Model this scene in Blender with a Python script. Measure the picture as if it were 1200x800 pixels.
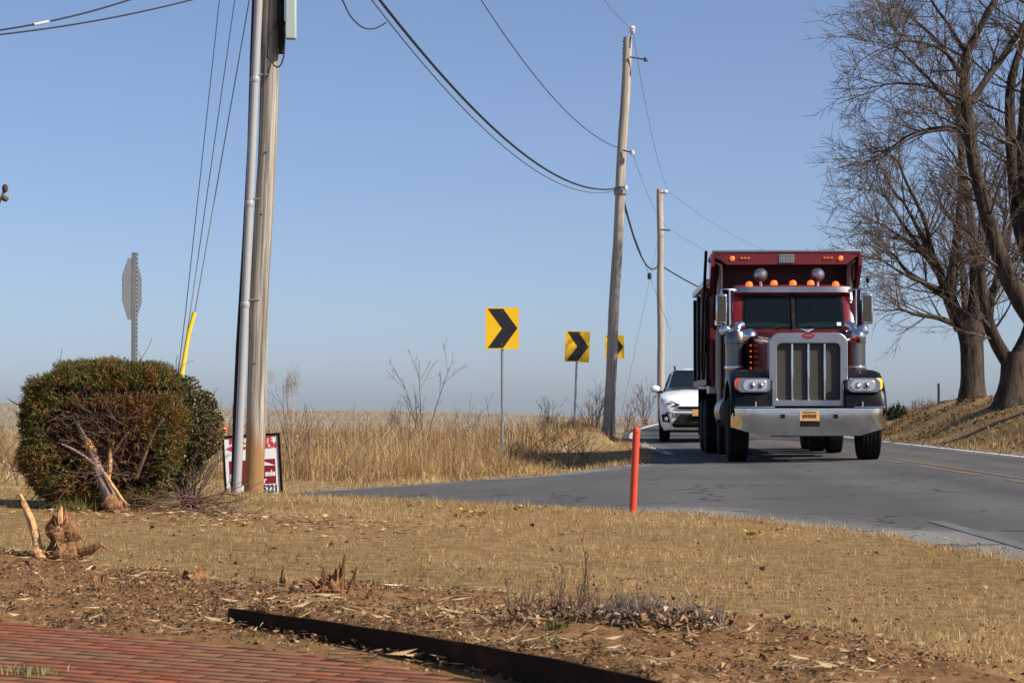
import bpy, math, random
import numpy as np
from mathutils import Matrix, Vector
R = math.radians
for o in list(bpy.data.objects):
    bpy.data.objects.remove(o)
scene = bpy.context.scene
COL = scene.collection
random.seed(7)
rng = np.random.default_rng(11)

# ------------------------------------------------------------------ camera, sky, sun, exposure
F = 2333.0                      # focal length in pixels of a 1200 px wide picture (70 mm)
HOR = 470.0                     # row of the horizon
PITCH = math.atan((HOR - 400) / F)
CAM_Z = 0.945
cam_data = bpy.data.cameras.new('camera')
cam = bpy.data.objects.new('camera', cam_data)
COL.objects.link(cam)
cam.location = (0, 0, CAM_Z)
cam.rotation_euler = (R(90) + PITCH, 0, 0)
cam_data.sensor_width = 36.0
cam_data.lens = 36.0 * F / 1200.0
cam_data.clip_start = 0.1
cam_data.clip_end = 6000
cam_data.dof.use_dof = True
cam_data.dof.focus_distance = 21.0
cam_data.dof.aperture_fstop = 16.0
scene.camera = cam

SUN_EL, SUN_AZ = R(37), R(-28)  # azimuth measured from +X towards +Y: the sun stands to the right, a little on the camera's side
world = bpy.data.worlds.new('World')
scene.world = world
world.use_nodes = True
wn = world.node_tree
sky = wn.nodes.new('ShaderNodeTexSky')
sky.sky_type = 'NISHITA'
sky.sun_disc = False
sky.sun_elevation = SUN_EL
sky.sun_rotation = R(90) - SUN_AZ
sky.altitude = 1500
sky.air_density = 0.8
sky.dust_density = 2.8
sky.ozone_density = 5.0
sky_gamma = wn.nodes.new('ShaderNodeGamma')
sky_gamma.inputs[1].default_value = 0.75
wn.links.new(sky.outputs[0], sky_gamma.inputs[0])
sky_tint = wn.nodes.new('ShaderNodeMix'); sky_tint.data_type = 'RGBA'; sky_tint.blend_type = 'MULTIPLY'
sky_tint.inputs['Factor'].default_value = 1.0; sky_tint.inputs['B'].default_value = (1.06, 1.045, 1.12, 1)
wn.links.new(sky_gamma.outputs[0], sky_tint.inputs['A'])
wn.links.new(sky_tint.outputs['Result'], wn.nodes['Background'].inputs[0])
wn.nodes['Background'].inputs[1].default_value = 0.133
sun_data = bpy.data.lights.new('sun', 'SUN')
sun_data.energy = 5.0
sun_data.angle = R(0.53)
sun_data.color = (1.0, 0.93, 0.83)
sun = bpy.data.objects.new('sun', sun_data)
COL.objects.link(sun)
sdir = Vector((math.cos(SUN_AZ) * math.cos(SUN_EL), math.sin(SUN_AZ) * math.cos(SUN_EL), math.sin(SUN_EL)))
sun.rotation_euler = sdir.to_track_quat('Z', 'Y').to_euler()
sun.location = (30, -12, 30)
scene.view_settings.view_transform = 'Standard'
scene.view_settings.look = 'None'
scene.view_settings.gamma = 1
scene.view_settings.exposure = 0.4
scene.cycles.max_bounces = 6

# ------------------------------------------------------------------ helpers
def P(px, py, Y):
    """the point seen at picture position (px, py), at world depth Y"""
    a, b = (px - 600) / F, (400 - py) / F
    c, s = math.cos(PITCH), math.sin(PITCH)
    d = (a, c - b * s, s + b * c)
    k = Y / d[1]
    return Vector((d[0] * k, Y, CAM_Z + d[2] * k))

def sm(a, b, x):
    t = np.clip((x - a) / (b - a), 0, 1)
    return t * t * (3 - 2 * t)

class MB:
    def __init__(self, M=None):
        self.v, self.f, self.mi, self.M = [], [], [], M
    def add(self, vs, fs, m=0):
        o = len(self.v)
        if self.M is not None:
            vs = [self.M @ Vector(p) for p in vs]
        self.v += [tuple(p) for p in vs]
        self.f += [tuple(i + o for i in f) for f in fs]
        self.mi += [m] * len(fs)
        return self
    def box(self, c, s, m=0, rot=None):
        x, y, z = s[0] / 2, s[1] / 2, s[2] / 2
        vs = [Vector(p) for p in ((-x,-y,-z),(x,-y,-z),(x,y,-z),(-x,y,-z),(-x,-y,z),(x,-y,z),(x,y,z),(-x,y,z))]
        if rot is not None:
            vs = [rot @ p for p in vs]
        c = Vector(c)
        return self.add([p + c for p in vs], [(0,3,2,1),(4,5,6,7),(0,1,5,4),(1,2,6,5),(2,3,7,6),(3,0,4,7)], m)
    def tube(self, pts, rs, n=8, m=0, caps=True, squash=None):
        pts = [Vector(p) for p in pts]
        if not hasattr(rs, '__len__'):
            rs = [rs] * len(pts)
        vs, fs = [], []
        ref = None
        for i, p in enumerate(pts):
            t = (pts[min(i+1, len(pts)-1)] - pts[max(i-1, 0)]).normalized()
            if ref is None:
                ref = Vector((0,0,1)) if abs(t.z) < .9 else Vector((1,0,0))
            a = t.cross(ref).normalized(); b = a.cross(t).normalized()
            ref = b
            for k in range(n):
                w = 2 * math.pi * k / n
                vs.append(p + (a * math.cos(w) + b * math.sin(w)) * rs[i])
        for i in range(len(pts) - 1):
            for k in range(n):
                k2 = (k + 1) % n
                fs.append((i*n+k, i*n+k2, (i+1)*n+k2, (i+1)*n+k))
        if caps:
            fs.append(tuple(range(n))[::-1]); fs.append(tuple((len(pts)-1)*n + k for k in range(n)))
        return self.add(vs, fs, m)
    def lathe(self, prof, o, axis='Z', n=24, m=0, rot=None):
        o = Vector(o); vs, fs = [], []
        for r, h in prof:
            for k in range(n):
                w = 2 * math.pi * k / n
                c, s = r * math.cos(w), r * math.sin(w)
                p = {'Z': Vector((c, s, h)), 'X': Vector((h, c, s)), 'Y': Vector((s, h, c))}[axis]
                if rot is not None: p = rot @ p
                vs.append(o + p)
        for i in range(len(prof) - 1):
            for k in range(n):
                k2 = (k + 1) % n
                fs.append((i*n+k, i*n+k2, (i+1)*n+k2, (i+1)*n+k))
        if prof[0][0] > 1e-5: fs.append(tuple(range(n))[::-1])
        if prof[-1][0] > 1e-5: fs.append(tuple((len(prof)-1)*n + k for k in range(n)))
        return self.add(vs, fs, m)
    def prism(self, poly, a, b, plane='XZ', m=0):
        """2-D polygon given thickness from a to b along the missing axis"""
        n = len(poly)
        def q(p, t):
            return {'XZ': (p[0], t, p[1]), 'YZ': (t, p[0], p[1]), 'XY': (p[0], p[1], t)}[plane]
        vs = [q(p, a) for p in poly] + [q(p, b) for p in poly]
        fs = [tuple(range(n))[::-1], tuple(range(n, 2*n))]
        fs += [(i, (i+1) % n, (i+1) % n + n, i + n) for i in range(n)]
        return self.add(vs, fs, m)
    def ring(self, outer, inner, a, b, plane='XZ', m=0):
        n = len(outer)
        def q(p, t):
            return {'XZ': (p[0], t, p[1]), 'YZ': (t, p[0], p[1]), 'XY': (p[0], p[1], t)}[plane]
        vs = [q(p, a) for p in outer] + [q(p, a) for p in inner] + [q(p, b) for p in outer] + [q(p, b) for p in inner]
        fs = []
        for i in range(n):
            j = (i + 1) % n
            fs += [(i, j, n+j, n+i), (2*n+i, 3*n+i, 3*n+j, 2*n+j), (i, 2*n+i, 2*n+j, j), (n+i, n+j, 3*n+j, 3*n+i)]
        return self.add(vs, fs, m)
    def ell(self, c, r, nu=16, nv=10, m=0, rot=None):
        c = Vector(c); vs, fs = [], []
        for j in range(nv + 1):
            th = math.pi * j / nv
            for i in range(nu):
                ph = 2 * math.pi * i / nu
                p = Vector((r[0]*math.sin(th)*math.cos(ph), r[1]*math.sin(th)*math.sin(ph), r[2]*math.cos(th)))
                if rot is not None: p = rot @ p
                vs.append(c + p)
        for j in range(nv):
            for i in range(nu):
                k = (i + 1) % nu
                fs.append((j*nu+i, (j+1)*nu+i, (j+1)*nu+k, j*nu+k))
        return self.add(vs, fs, m)
    def loft(self, secs, m=0, cap=True, closed=True):
        n = len(secs[0]); vs = [p for s in secs for p in s]; fs = []
        for i in range(len(secs) - 1):
            for k in range(n if closed else n - 1):
                k2 = (k + 1) % n
                fs.append((i*n+k, i*n+k2, (i+1)*n+k2, (i+1)*n+k))
        if cap and closed:
            fs.append(tuple(range(n))[::-1]); fs.append(tuple((len(secs)-1)*n + k for k in range(n)))
        return self.add(vs, fs, m)
    def grid(self, fn, us, vs_, m=0):
        n = len(vs_)
        vs = [fn(u, v) for u in us for v in vs_]
        fs = [(i*n+j, i*n+j+1, (i+1)*n+j+1, (i+1)*n+j) for i in range(len(us)-1) for j in range(n-1)]
        return self.add(vs, fs, m)

def obj(name, mb, mats, parent=None, bevel=0, ang=38, smooth=True, solid=0):
    me = bpy.data.meshes.new(name)
    me.from_pydata(mb.v, [], mb.f)
    for m in (mats if isinstance(mats, (list, tuple)) else [mats]):
        me.materials.append(m)
    me.polygons.foreach_set('material_index', mb.mi)
    import bmesh
    bm = bmesh.new(); bm.from_mesh(me)
    bmesh.ops.recalc_face_normals(bm, faces=bm.faces)
    bm.to_mesh(me); bm.free()
    if smooth:
        me.polygons.foreach_set('use_smooth', [True] * len(me.polygons))
        me.set_sharp_from_angle(angle=R(ang))
    me.update()
    o = bpy.data.objects.new(name, me)
    COL.objects.link(o)
    if parent is not None: o.parent = parent
    if solid:
        s = o.modifiers.new('solid', 'SOLIDIFY'); s.thickness = solid; s.offset = 0
    if bevel:
        b = o.modifiers.new('bevel', 'BEVEL'); b.width = bevel; b.segments = 2; b.limit_method = 'ANGLE'; b.angle_limit = R(40)
        b.harden_normals = False
    return o

def npobj(name, v, faces, mats, col=None, parent=None, smooth=False, attr='Col'):
    """mesh straight from arrays; faces: list of (M,k) arrays; col: (N,3) per vertex"""
    if not isinstance(faces, list): faces = [faces]
    me = bpy.data.meshes.new(name)
    v = np.asarray(v, dtype=np.float32)
    me.vertices.add(len(v)); me.vertices.foreach_set('co', v.ravel())
    tot = sum(f.size for f in faces)
    me.loops.add(tot)
    me.loops.foreach_set('vertex_index', np.concatenate([f.ravel() for f in faces]).astype(np.int32))
    st, off = [], 0
    for f in faces:
        st.append(off + np.arange(len(f)) * f.shape[1]); off += f.size
    st = np.concatenate(st).astype(np.int32)
    me.polygons.add(len(st)); me.polygons.foreach_set('loop_start', st)
    if smooth: me.polygons.foreach_set('use_smooth', np.ones(len(st), dtype=bool))
    if col is not None:
        ca = me.attributes.new(attr, 'FLOAT_COLOR', 'POINT')
        c4 = np.ones((len(v), 4), dtype=np.float32); c4[:, :3] = col
        ca.data.foreach_set('color', c4.ravel())
    for m in (mats if isinstance(mats, (list, tuple)) else [mats]): me.materials.append(m)
    me.update(); me.validate()
    o = bpy.data.objects.new(name, me); COL.objects.link(o)
    if parent is not None: o.parent = parent
    return o

def tag(o, label=None, cat=None, group=None, kind=None):
    if label: o['label'] = label
    if cat: o['category'] = cat
    if group: o['group'] = group
    if kind: o['kind'] = kind
    return o

def empty(name, loc, rz=0.0, label=None, cat=None, group=None):
    o = bpy.data.objects.new(name, None); COL.objects.link(o)
    o.empty_display_size = .2
    o.location = loc; o.rotation_euler = (0, 0, rz)
    return tag(o, label, cat, group)

def copy_tree(o, parent=None):
    c = o.copy(); COL.objects.link(c)
    if parent is not None: c.parent = parent
    for ch in list(o.children): copy_tree(ch, c)
    return c

def text_verts(s, size, bold=0.0, align='CENTER'):
    cu = bpy.data.curves.new('txt', 'FONT'); cu.body = s; cu.size = size; cu.offset = bold
    cu.align_x = align; cu.align_y = 'CENTER'; cu.resolution_u = 3
    o = bpy.data.objects.new('txt', cu); COL.objects.link(o)
    bpy.context.view_layer.update()
    me = bpy.data.meshes.new_from_object(o.evaluated_get(bpy.context.evaluated_depsgraph_get()))
    vs = [tuple(v.co) for v in me.vertices]; fs = [tuple(p.vertices) for p in me.polygons]
    bpy.data.objects.remove(o); bpy.data.curves.remove(cu); bpy.data.meshes.remove(me)
    return vs, fs

def many_tubes(paths, n):
    """paths: list of (pts (P,3), radii (P,)) -> verts, faces; grouped by P and swept without caps"""
    groups = {}
    for p, r in paths: groups.setdefault(len(p), []).append((p, r))
    V, Fc, off = [], [], 0
    for k, lst in groups.items():
        p = np.array([a for a, _ in lst]); r = np.array([b for _, b in lst])
        t = np.empty_like(p); t[:, 1:-1] = p[:, 2:] - p[:, :-2]; t[:, 0] = p[:, 1] - p[:, 0]; t[:, -1] = p[:, -1] - p[:, -2]
        t /= np.linalg.norm(t, axis=2, keepdims=True) + 1e-9
        m = p[:, -1] - p[:, 0]; m /= np.linalg.norm(m, axis=1, keepdims=True) + 1e-9
        ref = np.where(np.abs(m[:, 2:3]) < .8, np.array([[0, 0, 1.]]), np.array([[1., 0, 0]]))[:, None, :].repeat(k, 1)
        a = np.cross(t, ref); a /= np.linalg.norm(a, axis=2, keepdims=True) + 1e-9
        b = np.cross(a, t)
        w = 2 * np.pi * np.arange(n) / n
        ring = a[:, :, None, :] * np.cos(w)[None, None, :, None] + b[:, :, None, :] * np.sin(w)[None, None, :, None]
        vv = (p[:, :, None, :] + ring * r[:, :, None, None]).reshape(-1, 3)
        N = len(lst)
        base = off + (np.arange(N) * k * n)[:, None, None]
        i = (np.arange(k - 1) * n)[None, :, None]; q = np.arange(n)[None, None, :]; q2 = (q + 1) % n
        f = np.stack([base + i + q, base + i + q2, base + i + n + q2, base + i + n + q], -1).reshape(-1, 4)
        V.append(vv); Fc.append(f); off += len(vv)
    return np.concatenate(V), np.concatenate(Fc)

# value noise on arrays (for heights and for where plants grow)
_perm = rng.random((256, 256))
def vnoise(x, y, s=1.0):
    x = np.asarray(x, float) / s + 1000.3; y = np.asarray(y, float) / s + 1000.7
    xi, yi = np.floor(x).astype(int), np.floor(y).astype(int)
    fx, fy = x - xi, y - yi
    fx, fy = fx*fx*(3-2*fx), fy*fy*(3-2*fy)
    g = lambda a, b: _perm[a % 256, b % 256]
    return (g(xi,yi)*(1-fx)+g(xi+1,yi)*fx)*(1-fy) + (g(xi,yi+1)*(1-fx)+g(xi+1,yi+1)*fx)*fy
def fbm(x, y, s=1.0, o=4):
    t, a, n = 0, .5, 0
    for i in range(o):
        t = t + a * vnoise(x + 17*i, y - 9*i, s); n += a; a *= .5; s *= .5
    return t / n

# ------------------------------------------------------------------ materials
def nt(name):
    m = bpy.data.materials.new(name); m.use_nodes = True
    return m, m.node_tree.nodes, m.node_tree.links, m.node_tree.nodes['Principled BSDF']

def plain(name, c, rough=.5, metal=0, coat=0, noise=.12, scale=6, bump=0, emit=None, spec=None, dirt=None):
    m, N, L, b = nt(name)
    tc = N.new('ShaderNodeTexCoord'); nz = N.new('ShaderNodeTexNoise')
    nz.inputs['Scale'].default_value = scale; nz.inputs['Detail'].default_value = 6; nz.inputs['Roughness'].default_value = .65
    L.new(tc.outputs['Object'], nz.inputs['Vector'])
    mx = N.new('ShaderNodeMix'); mx.data_type = 'RGBA'
    mx.inputs['A'].default_value = (*[x * (1 - noise) for x in c], 1)
    mx.inputs['B'].default_value = (*[min(1, x * (1 + noise)) for x in c], 1)
    L.new(nz.outputs['Fac'], mx.inputs['Factor'])
    out = mx.outputs['Result']
    if dirt:
        n2 = N.new('ShaderNodeTexNoise'); n2.inputs['Scale'].default_value = dirt[1]; n2.inputs['Detail'].default_value = 8
        L.new(tc.outputs['Object'], n2.inputs['Vector'])
        rp = N.new('ShaderNodeMapRange'); rp.inputs['From Min'].default_value = .48; rp.inputs['From Max'].default_value = .75
        rp.inputs['To Max'].default_value = dirt[2]
        L.new(n2.outputs['Fac'], rp.inputs['Value'])
        m2 = N.new('ShaderNodeMix'); m2.data_type = 'RGBA'
        L.new(rp.outputs['Result'], m2.inputs['Factor']); L.new(out, m2.inputs['A']); m2.inputs['B'].default_value = (*dirt[0], 1)
        out = m2.outputs['Result']
    L.new(out, b.inputs['Base Color'])
    b.inputs['Roughness'].default_value = rough; b.inputs['Metallic'].default_value = metal
    b.inputs['Coat Weight'].default_value = coat; b.inputs['Coat Roughness'].default_value = .06
    if spec is not None: b.inputs['Specular IOR Level'].default_value = spec
    if rough > .08:
        mr = N.new('ShaderNodeMapRange'); mr.inputs['To Min'].default_value = max(.03, rough*.8); mr.inputs['To Max'].default_value = min(1, rough*1.25)
        L.new(nz.outputs['Fac'], mr.inputs['Value']); L.new(mr.outputs['Result'], b.inputs['Roughness'])
    if bump:
        bp = N.new('ShaderNodeBump'); bp.inputs['Strength'].default_value = bump; bp.inputs['Distance'].default_value = .02
        L.new(nz.outputs['Fac'], bp.inputs['Height']); L.new(bp.outputs['Normal'], b.inputs['Normal'])
    if emit:
        b.inputs['Emission Color'].default_value = (*emit[0], 1); b.inputs['Emission Strength'].default_value = emit[1]
    return m

def vcol(name, rough=.8, trans=0.0, spec=.25, scale=0):
    m, N, L, b = nt(name)
    a = N.new('ShaderNodeAttribute'); a.attribute_name = 'Col'
    L.new(a.outputs['Color'], b.inputs['Base Color'])
    b.inputs['Roughness'].default_value = rough; b.inputs['Specular IOR Level'].default_value = spec
    if trans:
        tr = N.new('ShaderNodeBsdfTranslucent'); L.new(a.outputs['Color'], tr.inputs['Color'])
        mx = N.new('ShaderNodeMixShader'); mx.inputs[0].default_value = trans
        L.new(b.outputs[0], mx.inputs[1]); L.new(tr.outputs[0], mx.inputs[2])
        L.new(mx.outputs[0], N['Material Output'].inputs['Surface'])
    return m

def wood_mat(name, c1, c2, stain=None, zscale=.6, xy=22, rough=.85, bump=.5, dist=.01):
    """grain running along object Z"""
    m, N, L, b = nt(name)
    tc = N.new('ShaderNodeTexCoord'); mp = N.new('ShaderNodeMapping'); mp.inputs['Scale'].default_value = (xy, xy, zscale)
    L.new(tc.outputs['Object'], mp.inputs['Vector'])
    nz = N.new('ShaderNodeTexNoise'); nz.inputs['Scale'].default_value = 1; nz.inputs['Detail'].default_value = 8; nz.inputs['Roughness'].default_value = .7
    L.new(mp.outputs['Vector'], nz.inputs['Vector'])
    cr = N.new('ShaderNodeValToRGB'); cr.color_ramp.elements[0].position = .36; cr.color_ramp.elements[1].position = .62
    cr.color_ramp.elements[0].color = (*c1, 1); cr.color_ramp.elements[1].color = (*c2, 1)
    L.new(nz.outputs['Fac'], cr.inputs['Fac'])
    out = cr.outputs['Color']
    if stain:
        sx = N.new('ShaderNodeSeparateXYZ'); L.new(tc.outputs['Object'], sx.inputs[0])
        n2 = N.new('ShaderNodeTexNoise'); n2.inputs['Scale'].default_value = 1; n2.inputs['Detail'].default_value = 5
        mp2 = N.new('ShaderNodeMapping'); mp2.inputs['Scale'].default_value = (14, 14, 1.2)
        L.new(tc.outputs['Object'], mp2.inputs['Vector']); L.new(mp2.outputs['Vector'], n2.inputs['Vector'])
        ad = N.new('ShaderNodeMath'); ad.operation = 'MULTIPLY_ADD'; ad.inputs[1].default_value = 1.1; ad.inputs[2].default_value = -.55
        L.new(n2.outputs['Fac'], ad.inputs[0])
        a2 = N.new('ShaderNodeMath'); a2.operation = 'ADD'; L.new(ad.outputs[0], a2.inputs[0]); L.new(sx.outputs['Z'], a2.inputs[1])
        mr = N.new('ShaderNodeMapRange'); mr.inputs['From Min'].default_value = stain[1]; mr.inputs['From Max'].default_value = stain[1] + .25
        mr.inputs['To Min'].default_value = .85; mr.inputs['To Max'].default_value = 0
        L.new(a2.outputs[0], mr.inputs['Value'])
        mx = N.new('ShaderNodeMix'); mx.data_type = 'RGBA'; L.new(mr.outputs['Result'], mx.inputs['Factor'])
        L.new(out, mx.inputs['A']); mx.inputs['B'].default_value = (*stain[0], 1)
        out = mx.outputs['Result']
    L.new(out, b.inputs['Base Color']); b.inputs['Roughness'].default_value = rough; b.inputs['Specular IOR Level'].default_value = .2
    bp = N.new('ShaderNodeBump'); bp.inputs['Strength'].default_value = bump; bp.inputs['Distance'].default_value = dist
    L.new(nz.outputs['Fac'], bp.inputs['Height']); L.new(bp.outputs['Normal'], b.inputs['Normal'])
    return m

M = {}
M['red'] = plain('dark_red_paint', (.16, .003, .005), .3, coat=.35, noise=.1, dirt=((.11, .07, .05), 5, .22))
M['red_body'] = plain('dump_body_red', (.15, .003, .005), .33, coat=.3, noise=.12, scale=3, dirt=((.09, .05, .035), 2.2, .2))
M['bulkhead'] = plain('shade_darkened_red', (.045, .002, .005), .6, noise=.25, scale=4)  # body red darkened, matt: paints in the shade under the cab shield
M['chrome'] = plain('chrome', (.72, .72, .73), .14, metal=1, noise=.06, scale=3, bump=.12, dirt=((.3, .27, .23), 4, .35))
M['stainless'] = plain('dusty_stainless', (.2, .19, .18), .3, metal=1, noise=.12, dirt=((.14, .12, .1), 3, .5))
M['alu'] = plain('dull_aluminium', (.46, .46, .46), .35, metal=1, noise=.1, dirt=((.25, .22, .18), 3, .4))
M['black'] = plain('black_paint', (.004, .005, .006), .34, spec=.16, noise=.2, dirt=((.05, .042, .035), 4, .22))
M['black_matt'] = plain('black_matt', (.009, .009, .009), .8, spec=.2, noise=.25, dirt=((.07, .06, .05), 5, .5))
M['rubber'] = plain('tyre_rubber', (.011, .011, .011), .9, noise=.25, scale=9, spec=.15, dirt=((.06, .052, .045), 6, .3))
M['screen'] = plain('clear_dark_windscreen', (.01, .014, .016), .04, noise=.1, spec=.6)
_n = M['screen'].node_tree.nodes; _l = M['screen'].node_tree.links
_t = _n.new('ShaderNodeBsdfTransparent'); _t.inputs[0].default_value = (.55, .68, .66, 1)
_m = _n.new('ShaderNodeMixShader'); _m.inputs[0].default_value = .6
_l.new(_n['Principled BSDF'].outputs[0], _m.inputs[1]); _l.new(_t.outputs[0], _m.inputs[2]); _l.new(_m.outputs[0], _n['Material Output'].inputs['Surface'])
M['dash'] = plain('dashboard_grey_green', (.42, .48, .45), .7, noise=.3, scale=8)
M['glass'] = plain('dark_window_glass', (.008, .012, .014), .04, noise=.2, spec=.6)
M['lens'] = plain('lamp_lens', (.55, .56, .58), .08, metal=.6, noise=.15, scale=20)
M['amber'] = plain('amber_lens', (.75, .16, .01), .25, noise=.1)
M['amber_lit'] = plain('amber_lamp_lit', (.9, .35, .03), .25, noise=.1, emit=((1, .42, .05), 1.2))
M['marker_lit'] = plain('marker_lamp_lit', (.8, .15, .02), .25, noise=.1, emit=((1, .2, .02), .6))
M['red_lens'] = plain('orange_red_reflector', (.75, .07, .02), .25, noise=.1)
M['grille'] = plain('grille_mesh', (.06, .052, .042), .6, metal=.3, noise=.3, scale=60)
M['white_car'] = plain('white_car_paint', (.88, .88, .87), .4, coat=.4, noise=.03)
M['white'] = plain('white_print', (.75, .74, .72), .5, noise=.06)
M['plate'] = plain('licence_plate', (.7, .36, .12), .5, noise=.1)
M['dark_print'] = plain('dark_print', (.02, .02, .03), .6)
M['emblem'] = plain('emblem_red', (.35, .01, .015), .3)
M['seat'] = plain('cab_interior', (.05, .05, .055), .8)
M['sign_yellow'] = plain('sign_yellow', (.95, .55, .006), .45, noise=.04, scale=4, dirt=((.7, .42, .03), 7, .15))
M['sign_black'] = plain('sign_black', (.016, .016, .017), .5, noise=.2)
M['galv'] = plain('galvanised_steel', (.3, .31, .32), .5, metal=.6, noise=.15, scale=12)
M['far_sign'] = plain('far_sign_grey', (.36, .37, .38), .6, noise=.1)
M['guy'] = plain('grey_guy_strand', (.2, .2, .21), .5, metal=.3)
M['sign_back'] = plain('sign_back_grey', (.17, .175, .18), .55, metal=.3, noise=.1)
M['maroon'] = plain('maroon_print', (.2, .006, .02), .55, noise=.1)
M['red_print'] = plain('red_print', (.6, .02, .03), .55, noise=.1)
M['orange_post'] = plain('orange_red_post', (.62, .06, .02), .5, noise=.14, scale=5, dirt=((.3, .09, .05), 9, .45))
M['orange_tape'] = plain('orange_tape', (.85, .2, .06), .5)
M['stake'] = plain('bare_wood_stake', (.5, .33, .18), .8, noise=.2)
M['pole_wood'] = wood_mat('weathered_pole_wood', (.22, .185, .15), (.5, .435, .36), zscale=.4, xy=26)
M['pole_wood_stain'] = wood_mat('weathered_pole_stained_base', (.10, .086, .07), (.46, .405, .335), stain=((.29, .14, .04), .5), zscale=.35, xy=38)
M['conduit'] = plain('grey_plastic_conduit', (.34, .34, .335), .45, noise=.06, scale=3)
M['cable'] = plain('black_cable', (.014, .014, .015), .6)
M['strand'] = plain('steel_strand', (.12, .12, .12), .5, metal=.5)
M['yellow_guard'] = plain('yellow_plastic', (.85, .58, .03), .4, noise=.05)
M['cabinet'] = plain('pale_green_box', (.4, .47, .41), .5, noise=.05)
M['ceramic'] = plain('ceramic_insulator', (.6, .58, .55), .25)
M['rust'] = plain('rusted_steel_edging', (.028, .015, .009), .9, noise=.4, scale=12, bump=.4, dirt=((.09, .04, .018), 9, .6), spec=.1)
M['torn'] = wood_mat('freshly_torn_wood', (.35, .14, .05), (.66, .42, .2), zscale=4, xy=45)
M['torn_dark'] = wood_mat('torn_red_wood', (.045, .018, .008), (.33, .165, .075), zscale=4, xy=75)
M['furrowed'] = wood_mat('furrowed_bark', (.016, .012, .009), (.085, .062, .045), zscale=1.6, xy=8, bump=1.0, dist=.06)
M['bark'] = plain('grey_brown_bark', (.046, .032, .022), .95, noise=.75, scale=9, bump=1.0)
M['bark_pink'] = plain('smooth_shrub_bark', (.24, .16, .13), .85, noise=.35, scale=18, bump=.5)
M['twig'] = plain('twig_bark', (.10, .068, .048), .9, noise=.35, scale=4)
M['twig_red'] = plain('reddish_twig_bark', (.13, .075, .05), .9, noise=.35, scale=10)
M['blade'] = vcol('dry_grass_blades', .8, .25)
M['leafm'] = vcol('leaf_surfaces', .55, .2, .4)
M['litter'] = vcol('leaf_litter_pieces', .85, .1)
M['chips'] = vcol('coloured_solid', .9, 0)

def smooth_path(pts, rs, n):
    """Catmull-Rom through hand-set points"""
    pts = np.array(pts, float); rs = np.array(rs, float); k = len(pts)
    q = np.vstack([2*pts[0]-pts[1], pts, 2*pts[-1]-pts[-2]])
    out, rr = [], []
    for t in np.linspace(0, k - 1, n):
        i = min(int(t), k - 2); u = t - i
        a, b, c, d = q[i], q[i+1], q[i+2], q[i+3]
        out.append(.5*((2*b) + (c-a)*u + (2*a-5*b+4*c-d)*u*u + (3*b-a-3*c+d)*u**3)); rr.append(rs[i]*(1-u) + rs[i+1]*u)
    return np.array(out), np.array(rr)


# ------------------------------------------------------------------ the lie of the land
NEAR_EDGE = np.array([(-90, 58), (-12, 26.5), (-4.5, 23.4), (-2.2, 21.9), (-.5, 20.6), (1.1, 18.75), (2.15, 16.7), (2.8, 14.5), (3.13, 12.2), (3.2, 10), (3.2, -60)], float)
FAR_EDGE = np.array([(-90, 64), (-12, 29.4), (-3.1, 28.1), (.6, 29.2), (1.25, 30.2), (1.9, 32), (2.35, 35), (2.62, 40), (2.7, 50)], float)
def xc(Y): return 6.0 + np.maximum(0, np.asarray(Y, float) - 44) ** 2 / 320
def xl(Y): return xc(Y) - 3.3
def xr(Y): return xc(Y) + 3.45
def zroad(x, Y):
    x = np.asarray(x, float); Y = np.asarray(Y, float)
    s = np.clip(x - xc(Y), -4.5, 4.5)
    w = sm(45, 78, Y)
    z = (1 - w) * (-.02 * np.abs(s) + .02) + w * (-.05 * s) - .14 * sm(72, 98, Y) - .0125 * np.maximum(0, Y - 100)
    return z - .06 * np.clip(1.5 - x, 0, 5.5) * (1 - sm(36, 48, Y)) - .01 * np.clip(-4 - x, 0, 60)
def seg_dist(x, y, poly):
    x = np.asarray(x, float); y = np.asarray(y, float)
    d = np.full(x.shape, 1e9)
    for (ax, ay), (bx, by) in zip(poly[:-1], poly[1:]):
        vx, vy = bx - ax, by - ay
        t = np.clip(((x - ax) * vx + (y - ay) * vy) / (vx*vx + vy*vy), 0, 1)
        d = np.minimum(d, np.hypot(x - ax - t*vx, y - ay - t*vy))
    return d
def near_y(x): return np.interp(x, NEAR_EDGE[:10, 0], NEAR_EDGE[:10, 1])
def far_y(x): return np.interp(x, FAR_EDGE[:, 0], FAR_EDGE[:, 1])
def region(x, y):
    """0 paved, 1 yard, 2 verge and field left of the main road, 3 right of the main road"""
    x = np.asarray(x, float); y = np.asarray(y, float)
    r = np.zeros(x.shape, int)
    left = x < xl(y)
    r[(x < 3.2) & ((y <= near_y(x)) | (y < 10))] = 1
    r[left & (y >= far_y(x))] = 2
    r[x > xr(y)] = 3
    return r
# brick terrace edge, planting bed edge
TERR = np.array([(-9, 12.0), (-3.2, 7.85), (-1.75, 6.8), (-.67, 5.99), (0, 5.3), (.42, 4.5), (.6, 3.6), (.7, -10)], float)
BED = np.array([(-9, 13.5), (-3.0, 9.7), (-1.6, 9.3), (-.7, 9.0), (0.1, 8.4), (.75, 7.5), (1.2, 6.4), (1.5, 5.2), (1.6, 3.5)], float)
EDGING = np.array([(-1.02, 6.9), (-.52, 6.24), (-.15, 5.68), (.16, 5.13), (.42, 4.55), (.62, 3.95)], float)
def terr_y(x): return np.interp(x, TERR[:7, 0], TERR[:7, 1])
def bed_mask(x, y):
    e = np.interp(x, BED[:, 0], BED[:, 1])
    n = (vnoise(x, y, .5) - .5) * .9 + (vnoise(x, y, .17) - .5) * .35
    w = 1 - sm(-.35, .35, y - e + n)
    return np.where(x > 1.6, w * (1 - sm(1.5, 1.9, x)), w)
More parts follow.
